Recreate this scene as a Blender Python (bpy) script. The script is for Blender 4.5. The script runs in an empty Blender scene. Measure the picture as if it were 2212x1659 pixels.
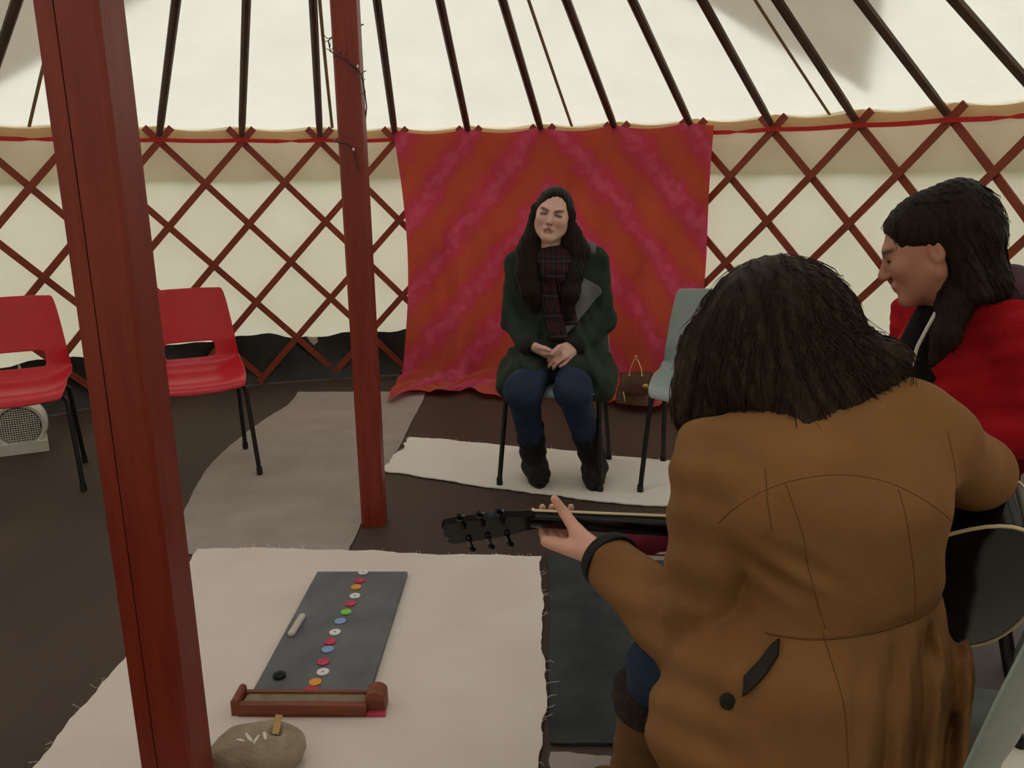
import bpy, bmesh, math, random
import numpy as np
from mathutils import Vector, Matrix
from mathutils.bvhtree import BVHTree
random.seed(7); np.random.seed(7)
scene = bpy.context.scene
COL = scene.collection
PI = math.pi
rad = math.radians

# ------------------------------------------------------------------ camera
CAM_H, FOC, PITCH, ROLL = 1.30, 1800.0, rad(14.14), -0.0132
_r0 = Vector((1, 0, 0)); _d = Vector((0, math.cos(PITCH), -math.sin(PITCH))); _u0 = Vector((0, math.sin(PITCH), math.cos(PITCH)))
_r = math.cos(ROLL) * _r0 + math.sin(ROLL) * _u0
_u = -math.sin(ROLL) * _r0 + math.cos(ROLL) * _u0
cam_data = bpy.data.cameras.new('camera')
cam_data.sensor_width = 36.0
cam_data.sensor_fit = 'HORIZONTAL'
cam_data.lens = 36.0 * FOC / 2212.0
cam_data.clip_start = 0.02
cam = bpy.data.objects.new('camera', cam_data)
COL.objects.link(cam)
cam.matrix_world = Matrix(((_r.x, _u.x, -_d.x, 0), (_r.y, _u.y, -_d.y, 0), (_r.z, _u.z, -_d.z, CAM_H), (0, 0, 0, 1)))
scene.camera = cam

# ------------------------------------------------------------------ overcast sky, exposure
world = bpy.data.worlds.new('overcast_sky')
scene.world = world
world.use_nodes = True
bg = world.node_tree.nodes['Background']
# standard overcast sky: the zenith three times as bright as the horizon
_nt = world.node_tree
_tc = _nt.nodes.new('ShaderNodeTexCoord'); _sp = _nt.nodes.new('ShaderNodeSeparateXYZ'); _mr = _nt.nodes.new('ShaderNodeMapRange')
_nt.links.new(_tc.outputs['Generated'], _sp.inputs[0]); _nt.links.new(_sp.outputs['Z'], _mr.inputs['Value'])
_mr.inputs['From Min'].default_value = 0.0; _mr.inputs['From Max'].default_value = 1.0
_mr.inputs['To Min'].default_value = 1.75; _mr.inputs['To Max'].default_value = 5.25
_nt.links.new(_mr.outputs['Result'], bg.inputs['Strength'])
bg.inputs['Color'].default_value = (0.93, 0.97, 1.0, 1)
vs = scene.view_settings
vs.view_transform = 'Standard'
vs.look = 'None'
vs.gamma = 1.0
vs.use_curve_mapping = False
vs.exposure = -0.78
scene.cycles.use_denoising = True
scene.cycles.max_bounces = 8
scene.cycles.diffuse_bounces = 4
scene.cycles.use_adaptive_sampling = True
scene.cycles.adaptive_threshold = 0.08
scene.cycles.adaptive_min_samples = 12
scene.cycles.sample_clamp_indirect = 6.0

# ------------------------------------------------------------------ helpers
def tag(o, label=None, cat=None, group=None, kind=None):
    if label: o['label'] = label
    if cat: o['category'] = cat
    if group: o['group'] = group
    if kind: o['kind'] = kind
    return o

def set_parent(o, parent):
    o.parent = parent
    o.matrix_parent_inverse = parent.matrix_basis.inverted()

def thing(name, loc, label=None, cat=None, group=None, rz=0.0):
    o = bpy.data.objects.new(name, None)
    COL.objects.link(o)
    o.empty_display_size = 0.05
    o.location = loc
    o.rotation_euler = (0, 0, rz)
    return tag(o, label, cat, group)

def link(name, me, mat=None, parent=None, local=False):
    o = bpy.data.objects.new(name, me)
    COL.objects.link(o)
    if mat is not None and len(me.materials) == 0:
        me.materials.append(mat)
    if parent is not None:
        o.parent = parent
        if not local:
            o.matrix_parent_inverse = parent.matrix_basis.inverted()
    return o

def copy_tree(o, parent=None):
    c = o.copy()
    COL.objects.link(c)
    if parent is not None:
        c.parent = parent
    for ch in list(o.children):
        copy_tree(ch, c)
    return c

class MB:
    """collects geometry for ONE mesh object"""
    def __init__(s):
        s.v = []; s.f = []; s.uv = None
    def add(s, vs_, fs_):
        b = len(s.v)
        s.v += [tuple(p) for p in vs_]
        s.f += [tuple(i + b for i in f) for f in fs_]
    def box(s, c, size, R=None, bev=0.0):
        hx, hy, hz = size[0] / 2, size[1] / 2, size[2] / 2
        if bev <= 0:
            pts = [(x, y, z) for x in (-hx, hx) for y in (-hy, hy) for z in (-hz, hz)]
            fs = [(0, 1, 3, 2), (4, 6, 7, 5), (0, 4, 5, 1), (2, 3, 7, 6), (0, 2, 6, 4), (1, 5, 7, 3)]
        else:
            bm = bmesh.new()
            bmesh.ops.create_cube(bm, size=1)
            bmesh.ops.scale(bm, vec=size, verts=bm.verts)
            bmesh.ops.bevel(bm, geom=list(bm.edges), offset=bev, segments=2, profile=0.7, affect='EDGES')
            bm.verts.index_update()
            pts = [tuple(v.co) for v in bm.verts]
            fs = [tuple(v.index for v in f.verts) for f in bm.faces]
            bm.free()
        c = Vector(c)
        s.add([(c + (R @ Vector(p) if R is not None else Vector(p))) for p in pts], fs)
        return s
    def tube(s, pts, r, n=8, caps=True, flat=1.0):
        pts = [Vector(p) for p in pts]
        m = len(pts)
        rr = r if hasattr(r, '__len__') else [r] * m
        t0 = (pts[1] - pts[0]).normalized()
        ref = Vector((0, 0, 1)) if abs(t0.z) < 0.9 else Vector((1, 0, 0))
        nrm = t0.cross(ref).normalized()
        V = []; F = []
        for i in range(m):
            if i == 0: t = pts[1] - pts[0]
            elif i == m - 1: t = pts[-1] - pts[-2]
            else: t = pts[i + 1] - pts[i - 1]
            t.normalize()
            nrm = (nrm - t * nrm.dot(t)).normalized()
            b = t.cross(nrm)
            for j in range(n):
                a = 2 * PI * j / n
                V.append(pts[i] + (nrm * math.cos(a) + b * math.sin(a) * flat) * rr[i])
        for i in range(m - 1):
            for j in range(n):
                k = (j + 1) % n
                F.append((i * n + j, i * n + k, (i + 1) * n + k, (i + 1) * n + j))
        if caps:
            F.append(tuple(range(n - 1, -1, -1)))
            F.append(tuple((m - 1) * n + j for j in range(n)))
        s.add(V, F)
        return s
    def lathe(s, prof, n=24, M=None):
        V = []; F = []
        for (r, z) in prof:
            for j in range(n):
                a = 2 * PI * j / n
                V.append((r * math.cos(a), r * math.sin(a), z))
        m = len(prof)
        for i in range(m - 1):
            for j in range(n):
                k = (j + 1) % n
                F.append((i * n + j, i * n + k, (i + 1) * n + k, (i + 1) * n + j))
        F.append(tuple(range(n - 1, -1, -1)))
        F.append(tuple((m - 1) * n + j for j in range(n)))
        if M is not None:
            V = [M @ Vector(p) for p in V]
        s.add(V, F)
        return s
    def prism(s, outline, z0, z1, M=None):
        n = len(outline)
        V = [Vector((x, y, z0)) for x, y in outline] + [Vector((x, y, z1)) for x, y in outline]
        F = [tuple(range(n - 1, -1, -1)), tuple(range(n, 2 * n))]
        F += [(i, (i + 1) % n, n + (i + 1) % n, n + i) for i in range(n)]
        if M is not None:
            V = [M @ p for p in V]
        s.add(V, F)
        return s
    def grid(s, fn, nu, nv, close_u=False, uv=False):
        V = []; F = []
        base = len(s.v)
        for j in range(nv + 1):
            for i in range(nu + 1):
                V.append(fn(i / nu, j / nv))
        for j in range(nv):
            for i in range(nu):
                a = j * (nu + 1) + i
                F.append((a, a + 1, a + nu + 2, a + nu + 1))
        s.add(V, F)
        if uv:
            s.uv = {base + j * (nu + 1) + i: (i / nu, j / nv) for j in range(nv + 1) for i in range(nu + 1)}
        return s
    def mesh(s, name, smooth=True, angle=None):
        me = bpy.data.meshes.new(name)
        me.from_pydata([tuple(p) for p in s.v], [], s.f)
        if s.uv:
            ul = me.uv_layers.new(name='UVMap')
            for lp in me.loops:
                ul.data[lp.index].uv = s.uv.get(lp.vertex_index, (0, 0))
        me.update()
        if smooth:
            me.shade_smooth()
            if angle is not None:
                me.set_sharp_from_angle(angle=rad(angle))
        return me
    def build(s, name, mat, parent=None, smooth=True, angle=40, local=False):
        return link(name, s.mesh(name, smooth, angle), mat, parent, local)

# ------------------------------------------------------------------ materials
def srgb(r, g, b):
    f = lambda c: (c / 255 / 12.92) if c / 255 <= 0.04045 else ((c / 255 + 0.055) / 1.055) ** 2.4
    return (f(r), f(g), f(b), 1.0)

def new_mat(name):
    m = bpy.data.materials.new(name)
    m.use_nodes = True
    nt = m.node_tree
    return m, nt, nt.nodes, nt.links, nt.nodes['Principled BSDF']

def mat(name, c, c2=None, scale=20.0, rough=0.7, bump=0.0, bscale=None, metal=0.0, stretch=(1, 1, 1), spec=0.5, detail=4, coord='Object', sheen=0.0, coat=0.0):
    m, nt, N, L, B = new_mat(name)
    B.inputs['Roughness'].default_value = rough
    B.inputs['Metallic'].default_value = metal
    B.inputs['Specular IOR Level'].default_value = spec
    if sheen: B.inputs['Sheen Weight'].default_value = sheen
    if coat: B.inputs['Coat Weight'].default_value = coat
    tc = N.new('ShaderNodeTexCoord'); mp = N.new('ShaderNodeMapping')
    mp.inputs['Scale'].default_value = stretch
    L.new(tc.outputs[coord], mp.inputs['Vector'])
    nz = N.new('ShaderNodeTexNoise'); nz.inputs['Scale'].default_value = scale; nz.inputs['Detail'].default_value = detail
    L.new(mp.outputs[0], nz.inputs['Vector'])
    rp = N.new('ShaderNodeValToRGB')
    rp.color_ramp.elements[0].position = 0.3; rp.color_ramp.elements[1].position = 0.7
    rp.color_ramp.elements[0].color = c
    rp.color_ramp.elements[1].color = c2 or c
    L.new(nz.outputs['Fac'], rp.inputs['Fac']); L.new(rp.outputs['Color'], B.inputs['Base Color'])
    if bump:
        nb = N.new('ShaderNodeTexNoise'); nb.inputs['Scale'].default_value = bscale or scale * 3; nb.inputs['Detail'].default_value = 3
        L.new(mp.outputs[0], nb.inputs['Vector'])
        bp = N.new('ShaderNodeBump'); bp.inputs['Strength'].default_value = bump; bp.inputs['Distance'].default_value = 0.01
        L.new(nb.outputs['Fac'], bp.inputs['Height']); L.new(bp.outputs['Normal'], B.inputs['Normal'])
    return m

def canvas_mat(name, c, trans=0.5, c2=None):
    """woven canvas that lets daylight through"""
    m, nt, N, L, B = new_mat(name)
    out = N['Material Output']
    N.remove(B)
    tc = N.new('ShaderNodeTexCoord')
    nz = N.new('ShaderNodeTexNoise'); nz.inputs['Scale'].default_value = 3.0; nz.inputs['Detail'].default_value = 5
    L.new(tc.outputs['Object'], nz.inputs['Vector'])
    rp = N.new('ShaderNodeValToRGB'); rp.color_ramp.elements[0].position = 0.3; rp.color_ramp.elements[1].position = 0.7
    rp.color_ramp.elements[0].color = c; rp.color_ramp.elements[1].color = c2 or tuple(x * 0.93 for x in c[:3]) + (1,)
    L.new(nz.outputs['Fac'], rp.inputs['Fac'])
    nb = N.new('ShaderNodeTexNoise'); nb.inputs['Scale'].default_value = 4.0; nb.inputs['Detail'].default_value = 3
    L.new(tc.outputs['Object'], nb.inputs['Vector'])
    bp = N.new('ShaderNodeBump'); bp.inputs['Strength'].default_value = 0.25; bp.inputs['Distance'].default_value = 0.03
    L.new(nb.outputs['Fac'], bp.inputs['Height'])
    d = N.new('ShaderNodeBsdfDiffuse'); t = N.new('ShaderNodeBsdfTranslucent'); mx = N.new('ShaderNodeMixShader')
    for n_ in (d, t):
        L.new(rp.outputs['Color'], n_.inputs['Color']); L.new(bp.outputs['Normal'], n_.inputs['Normal'])
    mx.inputs['Fac'].default_value = trans
    L.new(d.outputs[0], mx.inputs[1]); L.new(t.outputs[0], mx.inputs[2]); L.new(mx.outputs[0], out.inputs['Surface'])
    return m

def cloth_mat(name, c, c2, weave=900.0, scale=6.0, rough=0.95, bump=0.25, sheen=0.0):
    """cloth with a woven relief; object coordinates are metres"""
    m, nt, N, L, B = new_mat(name)
    B.inputs['Roughness'].default_value = rough
    B.inputs['Specular IOR Level'].default_value = 0.2
    B.inputs['Sheen Weight'].default_value = sheen
    tc = N.new('ShaderNodeTexCoord')
    nz = N.new('ShaderNodeTexNoise'); nz.inputs['Scale'].default_value = scale; nz.inputs['Detail'].default_value = 6
    L.new(tc.outputs['Object'], nz.inputs['Vector'])
    rp = N.new('ShaderNodeValToRGB'); rp.color_ramp.elements[0].position = 0.32; rp.color_ramp.elements[1].position = 0.68
    rp.color_ramp.elements[0].color = c; rp.color_ramp.elements[1].color = c2
    L.new(nz.outputs['Fac'], rp.inputs['Fac'])
    fine = N.new('ShaderNodeTexNoise'); fine.inputs['Scale'].default_value = weave; fine.inputs['Detail'].default_value = 2
    L.new(tc.outputs['Object'], fine.inputs['Vector'])
    hs = N.new('ShaderNodeMix'); hs.data_type = 'RGBA'; hs.blend_type = 'MULTIPLY'; hs.inputs['Factor'].default_value = 0.2
    L.new(rp.outputs['Color'], hs.inputs[6]); L.new(fine.outputs['Fac'], hs.inputs[7])
    hb = N.new('ShaderNodeBrightContrast'); hb.inputs['Bright'].default_value = 0.0
    L.new(hs.outputs[2], hb.inputs['Color']); L.new(hb.outputs[0], B.inputs['Base Color'])
    bp = N.new('ShaderNodeBump'); bp.inputs['Strength'].default_value = bump; bp.inputs['Distance'].default_value = 0.002
    L.new(fine.outputs['Fac'], bp.inputs['Height']); L.new(bp.outputs['Normal'], B.inputs['Normal'])
    return m

M = {}
M['roof'] = canvas_mat('cream_roof_canvas', (0.90, 0.86, 0.71, 1), 0.41)
M['wallc'] = canvas_mat('cream_wall_canvas', (0.88, 0.79, 0.62, 1), 0.455)
M['valance'] = canvas_mat('valance_canvas', (0.74, 0.65, 0.55, 1), 0.5)
M['cover'] = canvas_mat('grey_cover_canvas', (0.62, 0.57, 0.54, 1), 0.55)
M['hem'] = canvas_mat('tan_hem_canvas', (0.74, 0.52, 0.30, 1), 0.35)
M['tarp'] = mat('black_tarpaulin', srgb(22, 20, 18), srgb(36, 32, 28), 6, 0.55, 0.5, 9)
M['ground'] = mat('grass_ground', (0.09, 0.13, 0.04, 1), (0.14, 0.17, 0.06, 1), 3, 0.95)
M['groundsheet'] = mat('brown_groundsheet', srgb(60, 47, 40), srgb(78, 61, 52), 2.2, 0.62, 0.55, 3.2, stretch=(1, 0.35, 1), spec=0.35)
M['pole'] = mat('dark_stained_pole', srgb(58, 32, 18), srgb(84, 48, 26), 9, 0.55, 0.1, 60, stretch=(1, 1, 0.2))
M['slat'] = mat('redbrown_slat', srgb(132, 50, 28), srgb(150, 62, 34), 8, 0.5, 0.12, 70)
M['post'] = mat('red_stained_post', srgb(122, 34, 18), srgb(140, 46, 25), 5, 0.45, 0.15, 30, stretch=(9, 9, 0.7))
M['redtape'] = mat('red_webbing', srgb(205, 28, 22), srgb(190, 22, 20), 40, 0.6)
M['blackmetal'] = mat('black_steel', srgb(22, 22, 24), srgb(34, 33, 34), 60, 0.4, spec=0.5, metal=0.3)
M['wire'] = mat('black_wire', srgb(24, 22, 26), srgb(40, 36, 40), 60, 0.5)
M['bulb'] = mat('clear_bulb', srgb(235, 235, 240), srgb(240, 240, 240), 60, 0.15)
M['thread'] = mat('pale_thread', srgb(226, 216, 202), srgb(240, 232, 220), 60, 0.9)
M['seam'] = canvas_mat('seam_cloth', (0.42, 0.30, 0.17, 1), 0.3)
# ------------------------------------------------------------------ the yurt: floor, wall, roof
CX, CY, RAD, WALL_H = -0.4984, 2.4371, 3.037, 1.531
A0, DA = 2.1014, 2 * PI / 41
def az(k): return A0 - DA * k
def cyl(a, r, z): return Vector((CX + r * math.cos(a), CY + r * math.sin(a), z))
EAVE_Z, CROWN_R, CROWN_Z = 1.585, 0.62, 2.992
DOOR_K0, DOOR_K1 = 11.28, 13.3            # lattice stops here: open doorway

# outside ground and floor
g = MB().grid(lambda u, v: Vector((CX + (u - .5) * 60, CY + (v - .5) * 60, -0.03)), 2, 2)
tag(g.build('ground', M['ground']), 'grassy ground outside the yurt', kind='structure')
fl = MB()
pts = [cyl(2 * PI * i / 96, RAD + 0.05, 0) for i in range(96)]
fl.v = [(CX, CY, 0)] + [tuple(p) for p in pts]
fl.f = [(0, 1 + i, 1 + (i + 1) % 96) for i in range(96)]
fl.prism([(p.x, p.y) for p in pts], -0.025, -0.002)
floor = tag(fl.build('floor', M['groundsheet'], smooth=False), 'dark brown groundsheet floor', kind='structure')

# round canvas wall, with a doorway
wall = MB()
ka, kb = DOOR_K1, DOOR_K0 + 41
def wall_r(k, z):
    # canvas bulges out a little between the lattice crossings
    return RAD + 0.045 + 0.012 * math.sin(PI * z / WALL_H) + 0.006 * math.sin(2 * PI * k) * (z / WALL_H) + 0.006 * math.sin(k * 1.7 + z * 5)
wall.grid(lambda u, v: cyl(az(ka + (kb - ka) * u), wall_r(ka + (kb - ka) * u, v * 1.60), v * 1.60), 400, 16)
wall_round = tag(wall.build('wall_round', M['wallc'], angle=None), 'round cream canvas wall on a crossed lattice', kind='structure')

# outer valance: the roof canvas hangs down over the wall outside
va = MB()
va.grid(lambda u, v: cyl(az(ka + (kb - ka) * u), RAD + 0.085 + 0.01 * math.sin(u * 300), 1.285 + 0.004 * math.sin(u * 170) + v * 0.30), 400, 3)
va.build('valance', M['valance'], wall_round, angle=None)
# tan hem along the eaves: dips between the poles
hm = MB()
def hem_top(k): return 1.598 - 0.028 * abs(math.sin(PI * k)) ** 0.8
hm.grid(lambda u, v: cyl(az(ka + (kb - ka) * u), RAD + 0.030, 1.515 + v * (hem_top(ka + (kb - ka) * u) - 1.515)), 820, 2)
hm.build('eave_hem', M['hem'], wall_round, angle=None)
# black tarpaulin skirt against the foot of the wall
tp = MB()
def tarp_top(k): return 0.295 + 0.018 * math.sin(k * 2.3) + 0.012 * math.sin(k * 5.1 + 1) + 0.006 * math.sin(k * 13)
tp.grid(lambda u, v: cyl(az(ka + (kb - ka) * u), RAD + 0.028 + 0.012 * math.sin(u * 410) * v - 0.05 * (1 - v) ** 3 + 0.01 * math.sin(u * 130 + v * 4), 0.004 + v * tarp_top(ka + (kb - ka) * u)), 400, 8)
tp.build('tarpaulin_skirt', M['tarp'], wall_round, angle=None)

# lattice: one slat of each lean, turned about the centre of the yurt
def slat_mesh(lean, r):
    mb = MB()
    n = 14; V = []; F = []
    k0, z0 = 0.16, WALL_H + 0.058          # ends poke past the crossing
    k1, z1 = -3.06, 0.012
    for i in range(n + 1):
        t = i / n
        k = lean * (k0 + (k1 - k0) * t); z = z0 + (z1 - z0) * t
        a = az(k)
        p = Vector((r * math.cos(a), r * math.sin(a), z))
        tang = Vector((-math.sin(a), math.cos(a), 0)) * (-DA * (k1 - k0) * lean * r) + Vector((0, 0, z1 - z0))
        tang.normalize()
        nr = Vector((math.cos(a), math.sin(a), 0))
        s = tang.cross(nr).normalized()
        for (a_, b_) in ((-1, -1), (1, -1), (1, 1), (-1, 1)):
            V.append(p + s * 0.019 * a_ + nr * 0.006 * b_)
    for i in range(n):
        for j in range(4):
            F.append((i * 4 + j, i * 4 + (j + 1) % 4, i * 4 + 4 + (j + 1) % 4, i * 4 + 4 + j))
    F += [(3, 2, 1, 0), (n * 4, n * 4 + 1, n * 4 + 2, n * 4 + 3)]
    mb.add(V, F)
    return mb.mesh('lattice_slat', True, 40)
sl = {1: slat_mesh(1, RAD - 0.007), -1: slat_mesh(-1, RAD + 0.007)}
for me in sl.values(): me.materials.append(M['slat'])
for lean in (1, -1):
    for k in range(14, 56):
        kk = k % 41
        lo_, hi_ = (k, k + 3) if lean == -1 else (k - 3, k)
        if lo_ < DOOR_K1 - 0.2 or hi_ > DOOR_K0 + 41 + 0.3: continue
        o = link('lattice_slat', sl[lean], None, wall_round)
        o.location = (CX, CY, 0); o.rotation_euler = (0, 0, -DA * k)
# short slats beside the doorway so the lattice runs up to the jamb
def short_slat(lean, kt, zt, kb_, zb_, r):
    mb = MB(); V = []; F = []; n = 6
    for i in range(n + 1):
        t = i / n; k = kt + (kb_ - kt) * t; z = zt + (zb_ - zt) * t; a = az(k)
        p = cyl(a, r, z)
        tang = (Vector((math.sin(a), -math.cos(a), 0)) * (DA * (kb_ - kt) * r) + Vector((0, 0, zb_ - zt))).normalized()
        nr = Vector((math.cos(a), math.sin(a), 0)); s = tang.cross(nr).normalized()
        for (a_, b_) in ((-1, -1), (1, -1), (1, 1), (-1, 1)): V.append(p + s * 0.019 * a_ + nr * 0.006 * b_)
    for i in range(n):
        for j in range(4): F.append((i * 4 + j, i * 4 + (j + 1) % 4, i * 4 + 4 + (j + 1) % 4, i * 4 + 4 + j))
    F += [(3, 2, 1, 0), (n * 4, n * 4 + 1, n * 4 + 2, n * 4 + 3)]
    mb.add(V, F)
    mb.build('lattice_slat', M['slat'], wall_round)
zk = lambda j: WALL_H - (WALL_H - 0.03) * j / 6
for k in (9, 10, 11):                     # leaning right-down, cut by the jamb
    e = min(DOOR_K0, k + 3); short_slat(1, k - 0.12, zk(-0.24), e, zk((e - k) * 2), RAD + 0.007)
for j in (1.44, 3.44, 5.44):              # leaning left-down, starting at the jamb
    kb2 = DOOR_K0 - (6 - j) / 2; short_slat(-1, DOOR_K0, zk(j), kb2, 0.02, RAD - 0.007)

for k in (14, 15, 16):                    # the same on the other side of the doorway
    short_slat(-1, k + 0.12, zk(-0.24), DOOR_K1, zk((k - DOOR_K1) * 2), RAD - 0.007)
for kt in (11, 12, 13):
    j = (DOOR_K1 - kt) * 2; short_slat(1, DOOR_K1, zk(j), DOOR_K1 + (6 - j) / 2, 0.02, RAD + 0.007)

# red webbing band round the top of the lattice, pinched at a few ties
rb = MB(); V = []; F = []; n = 420
for i in range(n + 1):
    k = ka + (kb - ka) * i / n
    w = 0.0115 * (1 - 0.75 * math.exp(-((((k - 41) % 3.0) - 1.6) / 0.07) ** 2))
    z = 1.519 - 0.006 * abs(math.sin(PI * k))
    for (dr, dz) in ((-0.001, -w), (-0.001, w), (0.001, w), (0.001, -w)):
        V.append(cyl(az(k), RAD - 0.018 + dr, z + dz))
for i in range(n):
    for j in range(4): F.append((i * 4 + j, i * 4 + (j + 1) % 4, i * 4 + 4 + (j + 1) % 4, i * 4 + 4 + j))
rb.add(V, F)
tag(rb.build('trim_1', M['redtape']), 'red webbing band tied round the top of the lattice', kind='structure')

# roof canvas: a cone that rests on the poles and sags between them
def cone_z(r): return EAVE_Z + (RAD - r) * (CROWN_Z - EAVE_Z) / (RAD - CROWN_R)
rf = MB()
def roof_pt(u, v):
    k = 41 * u; r = CROWN_R + (RAD + 0.07 - CROWN_R) * v
    sag = 0.030 * abs(math.sin(PI * k)) ** 1.2 * (0.25 + 0.75 * v)
    return cyl(az(k), r, cone_z(r) + 0.045 - sag)
rf.grid(roof_pt, 41 * 8, 16)
ceiling = tag(rf.build('ceiling', M['roof'], angle=None), 'cream canvas roof cone on dark poles', kind='structure')

# roof poles: each one a straight squared pole from lattice top to crown ring
pm = MB()
pa = Vector((RAD - 0.03, 0, EAVE_Z - 0.035)); pb = Vector((CROWN_R - 0.02, 0, CROWN_Z))
dv = (pb - pa).normalized(); up = Vector((0, 1, 0)).cross(dv).normalized() * -1
V = []; F = []
for t, w in ((0, 0.017), (0.05, 0.0215), (0.5, 0.023), (1.0, 0.021)):
    c = pa.lerp(pb, t)
    for j in range(8):
        a = 2 * PI * (j + .5) / 8
        V.append(c + Vector((0, 1, 0)) * w * math.cos(a) + up * w * math.sin(a))
for i in range(3):
    for j in range(8): F.append((i * 8 + j, i * 8 + (j + 1) % 8, i * 8 + 8 + (j + 1) % 8, i * 8 + 8 + j))
F += [tuple(range(7, -1, -1)), tuple(range(24, 32))]
pm.add(V, F)
pole_me = pm.mesh('roof_pole', True, 30); pole_me.materials.append(M['pole'])
for k in range(41):
    o = link('roof_pole', pole_me, None, ceiling)
    o.location = (CX, CY, 0); o.rotation_euler = (0, 0, az(k))
# crown ring with cross bars
cr = MB()
cr.tube([cyl(2 * PI * i / 48, CROWN_R, CROWN_Z) for i in range(49)], 0.04, 8, caps=False)
cr.build('crown_ring', M['pole'], ceiling)
for d_ in (-0.16, 0.16):
    for vert in (0, 1):
        pth = []
        for i in range(9):
            t = -0.59 + 1.18 * i / 8
            x, y = (t, d_) if not vert else (d_, t)
            pth.append((CX + x, CY + y, CROWN_Z + 0.18 * (1 - (t / 0.60) ** 2)))
        MB().tube(pth, 0.017, 8).build('crown_bar', M['pole'], ceiling)

# weathered square cover tied over the crown, lying on the outside of the roof
cv = MB()
CK = 9.18
def cover_pt(u, v):
    x, y = (u - .5) * 2, (v - .5) * 2
    # square whose corners reach the eaves, edges drawn in between the corners
    m_ = max(abs(x), abs(y)); 
    cor = min(abs(x), abs(y)) / m_ if m_ > 1e-6 else 0
    rel = (math.atan2(y, x) - PI / 4) % (2 * PI)
    wide = 1.10 * PI / 2                                 # the cloth hangs a little askew: one side is wider
    rel = rel * 1.10 if rel < PI / 2 else wide + (rel - PI / 2) * (2 * PI - wide) / (1.5 * PI)
    a = rel + az(CK)
    r = m_ * (1.55 + (2.98 - 1.55) * cor ** 1.7)
    zz = cone_z(max(r, 0.50)) + 0.075 + 0.012 * math.sin(9 * x) * math.cos(7 * y)
    return cyl(a, r, zz)
cv.grid(cover_pt, 90, 90)
cv.f = [f for f in cv.f if all(math.hypot(cv.v[i][0] - CX, cv.v[i][1] - CY) > 0.58 for i in f)]     # open over the crown
cv.build('crown_cover', M['cover'], ceiling, angle=None)
# cloth seams of the roof, thin felled strips on the inside
def roof_seam(ka_, kb_, ra, rb_):
    pth = []
    for i in range(13):
        t = i / 12; k = ka_ + (kb_ - ka_) * t; r = ra + (rb_ - ra) * t
        sag = 0.030 * abs(math.sin(PI * k)) ** 1.2 * (0.25 + 0.75 * (r - .5) / 2.6)
        pth.append(cyl(az(k), r, cone_z(r) + 0.045 - sag - 0.004))
    MB().tube(pth, 0.009, 6, flat=0.4).build('roof_seam', M['seam'], ceiling)
for a_, b_ in ((2.17, 2.02), (5.38, 5.30), (8.64, 8.5), (-1.4, -1.5)):
    roof_seam(a_, b_, RAD + 0.03, 0.9)

# doorway: timber jambs and a lintel
df = M['pole']
for k in (DOOR_K0, DOOR_K1):
    a = az(k); R_ = Matrix.Rotation(a, 3, 'Z')
    MB().box(cyl(a, RAD, 0.80), (0.10, 0.06, 1.60), R_, 0.004).build('door_jamb', df, wall_round)
a = az((DOOR_K0 + DOOR_K1) / 2); R_ = Matrix.Rotation(a, 3, 'Z')
MB().box(cyl(a, RAD * math.cos(DA * 1.0), 1.575), (0.10, 0.95, 0.07), R_, 0.004).build('door_lintel', df, wall_round)

# ------------------------------------------------------------------ two posts that carry the crown
def post(name, x, y, w, label, h, groove=False):
    t = thing(name, (x, y, 0), label, 'post')
    c = 0.008
    q = w / 2
    if groove:
        # two boards bolted together, with a joint down the front face
        o1 = [(-q, -q), (-q + w * .30, -q), (-q + w * .30, q), (-q, q)]
        o2 = [(-q + w * .32, -q), (q - c, -q), (q, -q + c), (q, q), (-q + w * .32, q)]
        MB().prism(o1, 0.001, h).build('board', M['post'], t, local=True, angle=20)
        MB().prism(o2, 0.001, h).build('board', M['post'], t, local=True, angle=20)
        MB().prism([(-q + w * .29, -q + .006), (-q + w * .33, -q + .006), (-q + w * .33, q - .006), (-q + w * .29, q - .006)], 0.002, h).build('joint', M['pole'], t, local=True)
    else:
        o1 = [(-q + c, -q), (q - c, -q), (q, -q + c), (q, q - c), (q - c, q), (-q + c, q), (-q, q - c), (-q, -q + c)]
        MB().prism(o1, 0.001, h).build('shaft', M['post'], t, local=True, angle=20)
    return t
post_far = post('support_post', -0.537, 2.99, 0.087, 'red-stained square post standing between the grey carpet strip and the cream cloth', 2.90)
post_near = post('support_post', -0.695, 1.47, 0.100, 'thick red-stained post of two boards standing close on the left', 2.68, True)
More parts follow.
